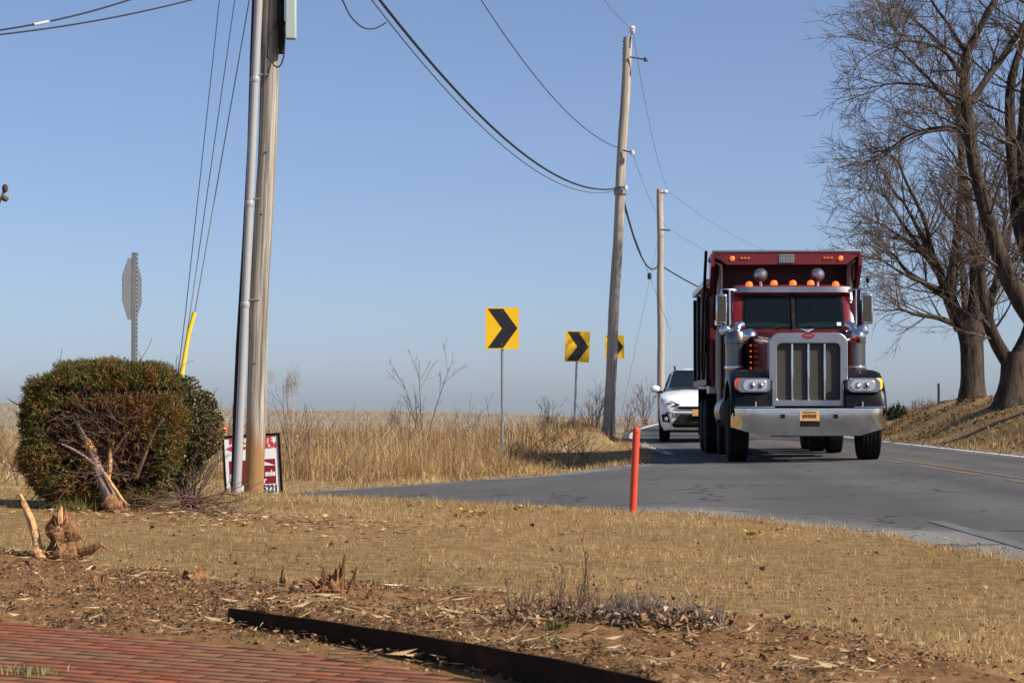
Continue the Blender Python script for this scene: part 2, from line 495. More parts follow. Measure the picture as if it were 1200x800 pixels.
ZC_U = [-.6, -.35, -.257, -.18, -.11, -.05, 0, .06, .12, .2, .5]
ZC_Z = [.95, .9, .82, .66, .34, .22, .06, -.3, -.6, -.80, -.8]
def zcrest(u): return np.interp(u, ZC_U, ZC_Z)
def z_rough(x, y):
    return (fbm(x, y, .35, 3) - .5) * .05
def ground_z(x, y):
    x = np.asarray(x, float); y = np.asarray(y, float)
    reg = region(x, y); zr = zroad(x, y)
    z = zr - .05
    # yard
    d = seg_dist(x, y, NEAR_EDGE)
    zy = zr + .008 + np.clip(-.04 - zr, -1, 1) * sm(0, 1.1, d) + .265 * sm(0.2, 7.5, d) + (fbm(x, y, 2.5, 3) - .5) * .06 * sm(1, 4, d)
    zy = np.where(y < 8.4, zy * sm(8.9, 6.6, y) * 0 + zy + (.19 - zy) * (1 - sm(6.6, 8.6, y)) * sm(2.6, .8, x), zy)
    bm = bed_mask(x, y)
    zy = zy + bm * ((fbm(x, y, .3, 3) - .42) * .09)
    # behind the edging the bed is heaped up
    ey = np.interp(x, EDGING[:, 0], EDGING[:, 1])
    ins = sm(.04, .12, y - ey) * sm(-1.1, -.7, x) * (1 - sm(.55, .9, y - ey))
    zy = zy + ins * (.03 + .05 * sm(-1, .4, x))
    frontw = (1 - sm(.04, .1, y - ey)) * sm(-1.15, -.95, x) * (1 - sm(.6, .8, x)) * (y < 7)
    zy = zy + (.186 + (fbm(x, y, .12, 2) - .5) * .012 - zy) * frontw
    inpat = (y < terr_y(x) + .04) & (x < .7)
    zy = np.where(inpat, .175, zy)
    z = np.where(reg == 1, zy, z)
    # verge and field
    u = x / np.maximum(y, 1)
    t = sm(40, 150, y)
    zc = zcrest(u)
    zf = -.22 * (1 - t) + t * zc + .55 * np.exp(-((x - 1.7) / 1.3) ** 2 - ((y - 52) / 8) ** 2) + (fbm(x, y, 4, 3) - .5) * .12 * (1 - sm(60, 140, y))
    beyond = np.maximum(0, y - 150)
    zf = zf + (zc - CAM_Z) / 150 * beyond - .004 * beyond * (1 - sm(.12, .17, u))
    d2 = np.minimum(seg_dist(x, y, FAR_EDGE), np.where(y > 50, np.maximum(0, xl(y) - x), 99))
    zv = zr - .02 + (zf - zr + .02) * sm(0, 1.1 - .5 * sm(42, 48, y), d2)
    z = np.where(reg == 2, zv, z)
    # right bank
    d3 = x - xr(y)
    H = 1.05 * (1 - sm(60, 100, y)) * (.55 + .45 * sm(20, 36, y))
    zb = zr - .03 + (H + (fbm(x, y, 2.2, 4) - .5) * .6 * sm(.5, 2, d3)) * sm(.35, 3.4, d3)
    far3 = zcrest(u) + (zcrest(u) - CAM_Z) / 150 * (y - 150)
    zb = zb + (far3 - zb) * sm(85, 130, y)
    z = np.where(reg == 3, zb, z)
    wpave = sm(105, 120, y) * (reg == 0)
    return z * (1 - wpave) + wpave * (zr - .05)
def gz(x, y): return float(ground_z(np.array([x]), np.array([y]))[0])

def lines(*parts):
    return np.unique(np.round(np.concatenate([np.arange(a, b, s) for a, b, s in parts]), 4))
xs = lines((-900, -200, 60), (-200, -40, 10), (-40, -8, 1), (-8, -3, .18), (-3, 2.4, .05), (2.4, 3.2, .06), (3.2, 9, .6), (9, 18, .2), (18, 34, 1), (34, 120, 8), (120, 900, 50), (900, 901, 1))
ys = lines((-60, 3, 3), (3, 4.2, .1), (4.2, 10.2, .05), (10.2, 34, .16), (34, 62, .4), (62, 160, 2), (160, 400, 15), (400, 2600, 120))
GX, GY = np.meshgrid(xs, ys)
GZ = ground_z(GX.ravel(), GY.ravel())
nx, ny = len(xs), len(ys)
idx = np.arange(nx * ny).reshape(ny, nx)
quads = np.stack([idx[:-1, :-1], idx[:-1, 1:], idx[1:, 1:], idx[1:, :-1]], -1).reshape(-1, 4)
gx, gy = GX.ravel(), GY.ravel()
reg = region(gx, gy)
zone = np.zeros((len(gx), 3))
zone[:, 0] = bed_mask(gx, gy) * (reg == 1)
zone[:, 1] = (reg == 1) * (1 - zone[:, 0])
zone[:, 2] = (reg == 2) * sm(44, 52, gy - 3 * np.clip(gx, -3, 2)) + (reg == 3) * sm(85, 110, gy)

m_ground, N, L, b = nt('ground_soil')
at = N.new('ShaderNodeAttribute'); at.attribute_name = 'Zone'
sp = N.new('ShaderNodeSeparateColor'); L.new(at.outputs['Color'], sp.inputs[0])
tc = N.new('ShaderNodeTexCoord')
def noise(scale, detail=6, rough=.6, vec=None, sc=None):
    n = N.new('ShaderNodeTexNoise'); n.inputs['Scale'].default_value = scale; n.inputs['Detail'].default_value = detail; n.inputs['Roughness'].default_value = rough
    if sc:
        mp = N.new('ShaderNodeMapping'); mp.inputs['Scale'].default_value = sc; L.new(tc.outputs['Object'], mp.inputs['Vector']); L.new(mp.outputs[0], n.inputs['Vector'])
    else: L.new(tc.outputs['Object'], n.inputs['Vector'])
    return n
def ramp(fac, *stops):
    r = N.new('ShaderNodeValToRGB'); e = r.color_ramp.elements
    while len(e) < len(stops): e.new(.5)
    for el, (p, c) in zip(e, stops): el.position = p; el.color = (*c, 1)
    L.new(fac, r.inputs['Fac']); return r.outputs['Color']
def mix(f, a, bb):
    x = N.new('ShaderNodeMix'); x.data_type = 'RGBA'
    for s, v in (('Factor', f), ('A', a), ('B', bb)):
        if hasattr(v, 'is_output'): L.new(v, x.inputs[s])
        else: x.inputs[s].default_value = v if s == 'Factor' else (*v, 1)
    return x.outputs['Result']
n1 = noise(9, 10, .75); n2 = noise(1.3, 5); n3 = noise(60, 6, .8)
verge = ramp(n1.outputs['Fac'], (.3, (.12, .075, .035)), (.5, (.27, .18, .085)), (.7, (.38, .27, .13)))
mulch = ramp(n1.outputs['Fac'], (.3, (.075, .034, .013)), (.48, (.23, .115, .047)), (.7, (.42, .235, .105)))
mulch = mix(.5, mulch, ramp(n3.outputs['Fac'], (.35, (.07, .035, .015)), (.55, (.24, .135, .06)), (.72, (.42, .27, .14))))
lawn = ramp(n1.outputs['Fac'], (.3, (.11, .064, .025)), (.5, (.24, .15, .06)), (.72, (.38, .255, .11)))
field = ramp(noise(.35, 8, .7, sc=(.5, 1.6, 1)).outputs['Fac'], (.3, (.2, .16, .115)), (.5, (.29, .235, .175)), (.7, (.38, .32, .25)))
c = mix(sp.outputs[0], verge, mulch); c = mix(sp.outputs[1], c, lawn); c = mix(sp.outputs[2], c, field)
L.new(c, b.inputs['Base Color']); b.inputs['Roughness'].default_value = .95; b.inputs['Specular IOR Level'].default_value = .1
bp = N.new('ShaderNodeBump'); bp.inputs['Strength'].default_value = .7; bp.inputs['Distance'].default_value = .03
L.new(n1.outputs['Fac'], bp.inputs['Height']); L.new(bp.outputs['Normal'], b.inputs['Normal'])
g = npobj('ground', np.stack([gx, gy, GZ], 1), quads, m_ground, zone, smooth=True, attr='Zone')
tag(g, kind='structure')

# ------------------------------------------------------------------ asphalt
m_road, N, L, b = nt('asphalt')
tc = N.new('ShaderNodeTexCoord')
f1 = noise(90, 4, .8); f2 = noise(.5, 6, .6, sc=(1.6, .35, 1)); f3 = noise(5, 8, .7)
c = ramp(f2.outputs['Fac'], (.3, (.082, .079, .077)), (.7, (.145, .139, .135)))
c = mix(.35, c, ramp(f1.outputs['Fac'], (.35, (.03, .03, .031)), (.55, (.105, .1, .097)), (.75, (.26, .245, .23))))
dust = N.new('ShaderNodeMapRange'); dust.inputs['From Min'].default_value = .55; dust.inputs['From Max'].default_value = .75; dust.inputs['To Max'].default_value = .35
L.new(f3.outputs['Fac'], dust.inputs['Value'])
ea = N.new('ShaderNodeAttribute'); ea.attribute_name = 'Edge'
es = N.new('ShaderNodeSeparateColor'); L.new(ea.outputs['Color'], es.inputs[0])
c = mix(dust.outputs['Result'], c, (.17, .155, .135))
c = mix(es.outputs[0], c, (.27, .25, .225))
c = mix(es.outputs[1], c, (.062, .06, .059))
# cracks, sealed seams and darker patches
dn_ = N.new('ShaderNodeTexNoise'); dn_.inputs['Scale'].default_value = 1.4; dn_.inputs['Detail'].default_value = 7; L.new(tc.outputs['Object'], dn_.inputs['Vector'])
va_ = N.new('ShaderNodeVectorMath'); va_.operation = 'MULTIPLY_ADD'; va_.inputs[1].default_value = (1.3, 1.3, 0); L.new(dn_.outputs['Color'], va_.inputs[0]); L.new(tc.outputs['Object'], va_.inputs[2])
vo_ = N.new('ShaderNodeTexVoronoi'); vo_.feature = 'DISTANCE_TO_EDGE'; vo_.inputs['Scale'].default_value = .33; L.new(va_.outputs[0], vo_.inputs['Vector'])
cr_ = N.new('ShaderNodeMapRange'); cr_.inputs['From Min'].default_value = .004; cr_.inputs['From Max'].default_value = .012; cr_.inputs['To Min'].default_value = .75; cr_.inputs['To Max'].default_value = 0
L.new(vo_.outputs['Distance'], cr_.inputs['Value'])
c = mix(cr_.outputs['Result'], c, (.035, .034, .033))
pn_ = noise(.22, 3, .5); pr_ = N.new('ShaderNodeMapRange'); pr_.inputs['From Min'].default_value = .56; pr_.inputs['From Max'].default_value = .6; pr_.inputs['To Max'].default_value = .3
L.new(pn_.outputs['Fac'], pr_.inputs['Value']); c = mix(pr_.outputs['Result'], c, (.065, .064, .064))
L.new(c, b.inputs['Base Color']); b.inputs['Roughness'].default_value = .92; b.inputs['Specular IOR Level'].default_value = .12
bp = N.new('ShaderNodeBump'); bp.inputs['Strength'].default_value = .35; bp.inputs['Distance'].default_value = .01
L.new(f1.outputs['Fac'], bp.inputs['Height']); L.new(bp.outputs['Normal'], b.inputs['Normal'])
V, Q, E = [], [], []
def sheet(X, Y, Z, e):
    n0 = sum(len(v) for v in V)
    r, cc = X.shape
    i = np.arange(r * cc).reshape(r, cc) + n0
    V.append(np.stack([X.ravel(), Y.ravel(), Z.ravel()], 1)); E.append(e.reshape(-1, 3))
    Q.append(np.stack([i[:-1, :-1], i[:-1, 1:], i[1:, 1:], i[1:, :-1]], -1).reshape(-1, 4))
yy = lines((-60, 4, 4), (4, 60, .4), (60, 190, 2))
ss = np.concatenate([np.linspace(0, .15, 6)[:-1], np.linspace(.15, .9, 26)[:-1], np.linspace(.9, 1, 5)])
SS, YY = np.meshgrid(ss, yy)
XX = xl(YY) + SS * 6.75
def wear(X, Y):
    e = np.zeros(X.shape + (3,))
    dd = np.minimum(seg_dist(X.ravel(), Y.ravel(), NEAR_EDGE), seg_dist(X.ravel(), Y.ravel(), FAR_EDGE)).reshape(X.shape)
    nn = vnoise(X, Y, 1.2) * .7 + vnoise(X, Y, .3) * .3
    e[..., 0] = .75 * (1 - sm(.05, .75, dd + (nn - .5) * .9)) * (Y < 60)
    s = X - xc(Y)
    for t in (-2.4, -.75, .9, 2.3):
        e[..., 1] += .45 * np.exp(-((s - t) / .3) ** 2) * (.5 + nn)
    e[..., 1] = np.where(X < 2.9, 0, np.clip(e[..., 1], 0, .6))
    return e
sheet(XX, YY, zroad(XX, YY), wear(XX, YY))
sx_ = np.concatenate([np.arange(-90, -12, 3), np.arange(-12, -4, .4), np.arange(-4, 2.7, .1), [2.7]])
tt = np.linspace(0, 1, 40)
TT, XX = np.meshgrid(tt, sx_)
n_y = np.where(XX >= 2.7, 11.0, near_y(np.minimum(XX, 2.69)) - .02); f_y = np.where(XX >= 2.7, 50.0, far_y(XX))
YY = n_y + (f_y - n_y) * TT
sheet(XX, YY, zroad(XX, YY), wear(XX, YY))
road = npobj('road', np.concatenate(V), np.concatenate(Q), m_road, np.concatenate(E), smooth=True, attr='Edge')
tag(road, kind='structure')

# painted lines, worn
def paint(name, color, wearlo):
    m, N_, L_, b_ = nt(name)
    t = N_.new('ShaderNodeTexCoord'); n = N_.new('ShaderNodeTexNoise'); n.inputs['Scale'].default_value = 9; n.inputs['Detail'].default_value = 8; n.inputs['Roughness'].default_value = .75
    L_.new(t.outputs['Object'], n.inputs['Vector'])
    r = N_.new('ShaderNodeValToRGB'); r.color_ramp.elements[0].position = wearlo; r.color_ramp.elements[1].position = wearlo + .16
    r.color_ramp.elements[0].color = (.13, .13, .13, 1); r.color_ramp.elements[1].color = (*color, 1)
    L_.new(n.outputs['Fac'], r.inputs['Fac']); L_.new(r.outputs['Color'], b_.inputs['Base Color']); b_.inputs['Roughness'].default_value = .9; b_.inputs['Specular IOR Level'].default_value = .08
    return m
m_wl = paint('white_road_paint', (.62, .61, .58), .3)
m_wl_worn = paint('worn_white_road_paint', (.215, .205, .195), .5)
m_yl = paint('yellow_road_paint', (.42, .2, .04), .47)
def stripe(name, spans, off, w, mat):
    vs, fs = [], []
    for y0, y1 in spans:
        n = max(2, int((y1 - y0) / 1.0) + 2); o = len(vs)
        for y in np.linspace(y0, y1, n):
            for s in (-w/2, w/2):
                x = float(xc(y)) + off + s
                vs.append((x, y, float(zroad(x, y)) + .005))
        fs += [(o+2*i, o+2*i+1, o+2*i+3, o+2*i+2) for i in range(n - 1)]
    o = npobj(name, np.array(vs), np.array(fs), mat)
    return tag(o, kind='structure')
stripe('road_marking', [(37, 130)], -3.06, .15, m_wl)
stripe('road_marking', [(4, 16.2)], -2.56, .13, m_wl_worn)
stripe('road_marking', [(-10, 130)], 3.05, .17, m_wl)
stripe('road_marking', [(-10, 130)], .14, .1, m_yl)
stripe('road_marking', [(-10 + 5*i, -6.4 + 5*i) for i in range(27)], -.14, .1, m_yl)

# dark bedding the bricks lie in
tx_ = np.linspace(-4.4, .6, 60); vs_ = [(x, 2.5, .1958) for x in tx_] + [(x, max(2.6, float(terr_y(x)) - .015), .1958) for x in tx_]
bed_ = npobj('terrace_bedding', np.array(vs_), np.array([(i, i+1, i+61, i+60) for i in range(59)]), plain('dark_joint_soil', (.06, .032, .016), .98, spec=.03, noise=.5, scale=30))
tag(bed_, kind='structure')
# ------------------------------------------------------------------ brick terrace: one paved floor of single bricks
a = R(-26)
ca, sa = math.cos(a), math.sin(a)
BV, BF, BC = [], [], []
bl, bw = .2, .046
for i in range(-60, 60):
    for j in range(-90, 90):
        lx = (i + (.5 if j % 2 else 0)) * (bl + .009); ly = j * (bw + .019)
        cx, cy = -1.0 + lx*ca - ly*sa, 5.6 + lx*sa + ly*ca
        e = terr_y(cx) + .012*math.sin(cx*9)
        if not (-4.3 < cx < .6 and 2.6 < cy < e - .01): continue
        zt = .1968 + random.uniform(-.0005, .0004)
        tx, ty = random.gauss(0, .0008), random.gauss(0, .002)
        base = random.choice([(.29, .075, .036), (.25, .066, .034), (.27, .07, .036), (.32, .075, .036), (.23, .095, .055)])
        k = random.uniform(.9, 1.08) * (.86 + .3*((j*37) % 11)/11); o = len(BV)
        hx, hy, bv = bl/2, bw/2, .002
        for ex, ey, dz in ((hx, hy, -.06), (hx, hy, -bv*.4), (hx-bv, hy-bv, 0)):
            for qx, qy in ((-1,-1),(1,-1),(1,1),(-1,1)):
                X, Y = qx*ex, qy*ey
                BV.append((cx + X*ca - Y*sa, cy + X*sa + Y*ca, zt + dz + X*tx + Y*ty))
                BC.append([c_*k for c_ in base])
        BF.append((o+8, o+9, o+10, o+11))
        for l in (0, 4):
            for q in range(4):
                BF.append((o+l+q, o+l+(q+1) % 4, o+l+4+(q+1) % 4, o+l+4+q))
m_brick, N, L, b = nt('worn_brick'); tc = N.new('ShaderNodeTexCoord')
at = N.new('ShaderNodeAttribute'); at.attribute_name = 'Col'
d1 = noise(2.2, 8, .7); d2 = noise(30, 6, .8)
c = mix(.35, at.outputs['Color'], ramp(d2.outputs['Fac'], (.35, (.05, .03, .025)), (.6, (.3, .12, .08))))
mr = N.new('ShaderNodeMapRange'); mr.inputs['From Min'].default_value = .4; mr.inputs['From Max'].default_value = .66; mr.inputs['To Max'].default_value = .8
L.new(d1.outputs['Fac'], mr.inputs['Value'])
c = mix(mr.outputs['Result'], c, (.22, .135, .075))
L.new(c, b.inputs['Base Color']); b.inputs['Roughness'].default_value = .95; b.inputs['Specular IOR Level'].default_value = .05
bp = N.new('ShaderNodeBump'); bp.inputs['Strength'].default_value = .4; bp.inputs['Distance'].default_value = .006
L.new(d2.outputs['Fac'], bp.inputs['Height']); L.new(bp.outputs['Normal'], b.inputs['Normal'])
terr = npobj('brick_terrace', np.array(BV), np.array(BF), m_brick, np.array(BC))
tag(terr, kind='structure')

# ------------------------------------------------------------------ grass, litter
def blades(x, y, z, h, w, col, lean=.35, seg=1):
    n = len(x)
    th = rng.uniform(0, 2*np.pi, n); sx, sy = np.cos(th)*w/2, np.sin(th)*w/2
    ld = rng.uniform(0, 2*np.pi, n); la = np.abs(rng.normal(0, lean, n))
    dx, dy = np.cos(ld)*la*h, np.sin(ld)*la*h
    tz = h / np.sqrt(1 + la*la)
    p = np.stack([x, y, z - .01], 1); s = np.stack([sx, sy, 0*sx], 1)
    if seg == 1:
        v = np.stack([p - s, p + s, p + np.stack([dx, dy, tz], 1)], 1).reshape(-1, 3)
        f = np.arange(3*n).reshape(-1, 3)
        return v, [f], np.repeat(col, 3, 0)
    q = p + np.stack([dx*.32, dy*.32, tz*.62], 1)
    t = p + np.stack([dx, dy, tz], 1)
    v = np.stack([p - s, p + s, q - s*.7, q + s*.7, t], 1).reshape(-1, 3)
    o = (np.arange(n)*5)[:, None]
    return v, [o + np.array([[0, 1, 3, 2]]), o + np.array([[2, 3, 4]])], np.repeat(col, 5, 0)
def palette(n, cols, p, var=.18):
    c = np.array(cols)[rng.choice(len(cols), n, p=np.array(p)/sum(p))]
    return c * (1 + rng.normal(0, var, (n, 1))).clip(.5, 1.6)
TAN = [(.56, .385, .175), (.46, .30, .125), (.38, .235, .09), (.66, .49, .27), (.19, .145, .055), (.26, .15, .06)]

def flakes(x, y, z, L_, W_, col, up=.5, curl=.3):
    n = len(x)
    th = rng.uniform(0, 2*np.pi, n)
    d = np.stack([np.cos(th), np.sin(th), rng.normal(0, up, n)], 1); d /= np.linalg.norm(d, axis=1, keepdims=True)
    s = np.cross(d, np.stack([rng.normal(0, up, n), rng.normal(0, up, n), np.ones(n)], 1)); s /= np.linalg.norm(s, axis=1, keepdims=True)
    nrm = np.cross(s, d)
    c = np.stack([x, y, z + rng.uniform(.0, .018, n)], 1)
    L_, W_ = L_[:, None], W_[:, None]; cu = rng.normal(0, curl, n)[:, None] * L_
    a_ = c - d*L_/2 + nrm*cu; e_ = c + d*L_/2 + nrm*cu
    l_ = c - s*W_/2; r_ = c + s*W_/2
    v = np.stack([a_, r_, e_, l_], 1).reshape(-1, 3)
    o = (np.arange(n)*4)[:, None]
    return v, [o + np.array([[0, 1, 2]]), o + np.array([[0, 2, 3]])], np.repeat(col, 4, 0)
# dormant lawn
n = 900000
u = rng.random(n)
y = 4.3 + (24.0 - 4.3) * u ** 1.0
half = np.minimum(y * .30 + .4, 9)
x = rng.uniform(-1, 1, n) * half
keep_w = rng.random(n) < (half / 7.6) * np.clip(11 / y, .6, 1.5)
r = region(x, y); bm_ = bed_mask(x, y)
patch = fbm(x, y, .9, 4); fine = fbm(x + 40, y, .18, 3)
worn = sm(1.5, .2, np.hypot((x + 1.8) / 2.3, (y - 13.0) / 1.5)) * .8         # thin grass round the hedge
keep = keep_w & (r == 1) & (rng.random(n) > bm_ * 1.05) & (y > terr_y(x) + .3) & (rng.random(n) > worn) & (fine > rng.uniform(.15, .5, n)) & ((x + 2.7) ** 2 + (y - 20.8) ** 2 > .02)
x, y, patch = x[keep], y[keep], patch[keep]
n = len(x); print('lawn blades', n)
gr = sm(.52, .7, patch + .16 * np.exp(-((y - np.interp(x, BED[:, 0], BED[:, 1]) - .7) / .7) ** 2) + .25 * np.exp(-((x + 2.0) / 1.0) ** 2 - ((y - 11.2) / .5) ** 2))
col = palette(n, TAN, [4, 4, 3, 2, 1, 1.6])
green = palette(n, [(.13, .13, .045), (.22, .19, .07), (.3, .22, .085)], [2, 2, 2])
isg = rng.random(n) < gr * .5
col[isg] = green[isg]
col = col * (.5 + 1.0 * fbm(x + 9, y, 1.3, 5))[:, None]
h = rng.uniform(.014, .042, n) * (.6 + .9 * fbm(x, y, .45, 3)) * (1 + .6 * (y > 17))
v, f, c = blades(x, y, ground_z(x, y), h * rng.choice([1, 1.6], n, p=[.9, .1]), rng.uniform(.002, .0045, n) * (1 + .03*np.maximum(0, y - 8)), col, 1.15)
tag(npobj('lawn_grass', v, f, M['blade'], c), kind='stuff')

# verge: short grass by the road, tall dry grass behind it
def verge(n, xr_, yr_, hfun, dens, cols, p, seg=2, w=(.004, .009), lean=.3):
    x = rng.uniform(*xr_, n); y = rng.uniform(*yr_, n)
    h, d = hfun(x, y), dens(x, y)
    k = ((region(x, y) == 2)) & (rng.random(n) < d)
    x, y, h = x[k], y[k], h[k]
    h = h * rng.uniform(.55, 1.15, len(x))
    col = palette(len(x), cols, p) * (.75 + .5 * fbm(x, y, 1.4, 3))[:, None]
    return blades(x, y, ground_z(x, y), h, rng.uniform(*w, len(x)) * (1 + .25*(y > 40)), col, lean, seg)
def d_pave(x, y):
    return np.minimum(seg_dist(x, y, FAR_EDGE), np.where(y > 50, np.maximum(0, xl(y) - x), 99))
def tall(x, y):
    d = d_pave(x, y)
    nn = fbm(x, y, 1.6, 3); cl = vnoise(x, y, .55)
    h = .1 + .74 * sm(.4, 2.6, d + (nn - .5) * 1.2) * (.5 + .5 * cl) * (.45 + .95 * nn)
    h = h * (1 - .42 * sm(-2.6, -4.2, x))
    h = h * (1 - .5 * sm(36, 60, y) * (x > -3))
    mown = sm(-.6, .5, x) * sm(31, 33, y) * sm(48.5, 43, y)
    h = h * (1 - .72 * mown)
    ridge = np.exp(-((x - .2) / .5) ** 2 - ((y - 43) / 4) ** 2)
    return np.clip(h + .5 * ridge * cl, .07, 1.25)
TALL = [(.50, .35, .155), (.42, .27, .11), (.32, .19, .08), (.60, .46, .24), (.2, .115, .06), (.24, .12, .06)]
def clumps(n, xr_, yr_, per, hs=1.0, w=(.004, .009), spread=.16):
    cx, cy = rng.uniform(*xr_, n), rng.uniform(*yr_, n)
    k = region(cx, cy) == 2; cx, cy = cx[k], cy[k]
    h = tall(cx, cy) * hs; ok = h > .12; cx, cy, h = cx[ok], cy[ok], h[ok]
    h = h * np.clip(rng.lognormal(-.3, .45, len(h)), .25, 1.55); m = len(cx)
    cb = palette(m, TALL, [4, 4, 3, 1.6, 1.6, 1.2], .12)
    i = np.repeat(np.arange(m), per); N_ = len(i)
    r_, th = np.abs(rng.normal(0, spread, N_)), rng.uniform(0, 2*np.pi, N_)
    x, y = cx[i] + r_*np.cos(th), cy[i] + r_*np.sin(th)
    ok = region(x, y) == 2; x, y, i, th, r_ = x[ok], y[ok], i[ok], th[ok], r_[ok]
    col = cb[i] * (1 + rng.normal(0, .2, (len(i), 1))).clip(.45, 1.6)
    return blades(x, y, ground_z(x, y), h[i] * rng.uniform(.35, 1.1, len(i)), rng.uniform(*w, len(i)), col, .62, 2)
v1 = clumps(2700, (-11, 2.7), (27.8, 38), 30)
v2 = clumps(2600, (-14, 2.8), (38, 62), 30, 1.0, (.007, .014), .22)
v3 = verge(60000, (-20, 7), (28, 75), lambda x, y: .06 + .09*vnoise(x, y, 1.0), lambda x, y: 1 + 0*x, TAN, [4, 4, 3, 1, 1, 2], w=(.006, .014), lean=.7)
for v, f, c in (v1, v2, v3):
    tag(npobj('verge_grass', v, f, M['blade'], c), kind='stuff')
# corn stubble on the field
n = 60000
y = 40 + 90 * rng.random(n) ** 1.3; x = y * rng.uniform(-.36, .06, n) + 1
keep = (region(x, y) == 2) & (d_pave(x, y) > 3); x, y = x[keep], y[keep]
v, f, c = blades(x, y, ground_z(x, y), rng.uniform(.06, .24, len(x)), rng.uniform(.012, .03, len(x)), palette(len(x), [(.4, .32, .22), (.3, .23, .15), (.22, .16, .1), (.48, .4, .3)], [3, 3, 2, 1]), .6)
tag(npobj('field_stubble', v, f, M['blade'], c), kind='stuff')
# bank on the right
n = 110000
y = rng.uniform(22, 95, n); x = xr(y) + rng.uniform(.1, 9, n) ** 1.0
x = x + 0; d3 = x - xr(y)
keep = rng.random(n) < (.25 + .75*vnoise(x, y, 1.1)) * sm(0, .4, d3)
x, y, d3 = x[keep], y[keep], d3[keep]
col = palette(len(x), TAN + [(.14, .08, .045)], [2, 3, 4, .5, 1, 4, 5]) * (.5 + .75*fbm(x, y, 1.8, 3))[:, None]
v, f, c = blades(x, y, ground_z(x, y), (.05 + .12*vnoise(x, y, 1.5)*sm(3.5, .8, d3)) * rng.uniform(.6, 1.3, len(x)), rng.uniform(.008, .018, len(x)), col, .7, 2)
tag(npobj('bank_grass', v, f, M['blade'], c), kind='stuff')

# loose gravel and stray blades along the pavement's edges
def along(poly, n, lo, hi, ymax):
    seg = np.hypot(*np.diff(poly, axis=0).T); keep = np.concatenate([(np.maximum(poly[:-1, 1], poly[1:, 1]) < ymax), ]) & (np.abs(poly[:-1, 0]) < 20) & (poly[1:, 1] > 0)
    k = rng.choice(len(seg), n, p=(seg*keep)/(seg*keep).sum()); t = rng.random(n)
    a, b_ = poly[k], poly[k + 1]; d = (b_ - a) / seg[k][:, None]; o = rng.uniform(lo, hi, n)[:, None] * np.stack([-d[:, 1], d[:, 0]], 1)
    q = a + (b_ - a)*t[:, None] + o
    return q[:, 0], q[:, 1]
gxy = [along(NEAR_EDGE, 2200, -.1, .32, 60), along(FAR_EDGE, 2600, -.4, .1, 60)]
yq = rng.uniform(24, 90, 5000); gxy.append((xr(yq) + rng.normal(-.05, .22, 5000), yq))
x = np.concatenate([a for a, _ in gxy]); y = np.concatenate([a for _, a in gxy]); n = len(x)
z = np.where(region(x, y) == 0, zroad(x, y), ground_z(x, y)) + .004
v, f, c = flakes(x, y, z, np.minimum(rng.uniform(.006, .024, n)*(.4 + y/25), .05), np.minimum(rng.uniform(.006, .02, n)*(.4 + y/25), .04), palette(n, [(.26, .235, .2), (.2, .18, .16), (.12, .1, .085), (.4, .36, .3)], [3, 3, 2, 1]), .45)
tag(npobj('edge_gravel', v, f, M['litter'], c), kind='stuff')
x, y = along(NEAR_EDGE, 16000, -.22, .16, 60); n = len(x)
ok = vnoise(x, y, .25) > .45 + .2*(region(x, y) == 0); x, y = x[ok], y[ok]; n = len(x)
z = np.where(region(x, y) == 0, zroad(x, y), ground_z(x, y))
v, f, c = blades(x, y, z, rng.uniform(.02, .09, n), rng.uniform(.003, .007, n), palette(n, TAN, [4, 4, 3, 2, 1, 1.6]), 1.0)
tag(npobj('edge_grass', v, f, M['blade'], c), kind='stuff')
x, y = along(FAR_EDGE, 14000, -.2, .2, 60)
ok = vnoise(x, y, .3) > .4 + .2*(region(x, y) == 0); x, y = x[ok], y[ok]; n = len(x)
z = np.where(region(x, y) == 0, zroad(x, y), ground_z(x, y))
v, f, c = blades(x, y, z, rng.uniform(.04, .16, n), rng.uniform(.006, .011, n), palette(n, TAN, [4, 4, 3, 2, 1, 1.6]), 1.0)
tag(npobj('edge_grass', v, f, M['blade'], c), kind='stuff')
# leaf litter and bark pieces on the bed
n = 170000
x = rng.uniform(-3.6, 2.4, n); y = rng.uniform(4.2, 10.6, n)
inb = bed_mask(x, y)
ey = np.interp(x, EDGING[:, 0], EDGING[:, 1])
dterr = y - terr_y(x)
dens = inb * (.26 + .85 * sm(.42, .65, fbm(x, y, .45, 3))) * sm(.02, .32, dterr)
dens += .5 * inb * np.exp(-((y - ey - .25) / .22) ** 2) * sm(-1.05, -.8, x)
dens += .55 * np.exp(-((x + 1.15) / .45) ** 2 - ((y - 6.95) / .32) ** 2) * sm(.02, .2, dterr)
dens += .035 * (dterr > -.4)
dens *= 1 - .5 * sm(-.4, .9, x) * inb
keep = (rng.random(n) < dens) & (region(x, y) == 1) & (x < 2.6)
x, y = x[keep], y[keep]; n = len(x); print('litter', n)
col = palette(n, [(.18, .1, .045), (.27, .16, .075), (.11, .062, .032), (.38, .25, .13), (.3, .14, .05), (.5, .37, .23), (.15, .11, .06)], [4, 5, 2.6, 2.2, 1.6, .4, 2], .2)
v, f, c = flakes(x, y, ground_z(x, y), rng.uniform(.006, .026, n), rng.uniform(.002, .010, n), col, .35)
tag(npobj('leaf_litter', v, f, M['litter'], c), kind='stuff')
# wood splinters and shreds below the torn hedge
n = 2600
x = rng.normal(-1.75, .75, n); y = rng.normal(13.2, .55, n)
col = palette(n, [(.55, .36, .18), (.35, .19, .08), (.2, .1, .05), (.62, .47, .3)], [3, 3, 3, 1.4])
v, f, c = flakes(x, y, ground_z(x, y) + .012, rng.uniform(.015, .07, n), rng.uniform(.002, .006, n), col, .1, .08)
tag(npobj('wood_splinters', v, f, M['litter'], c), kind='stuff')
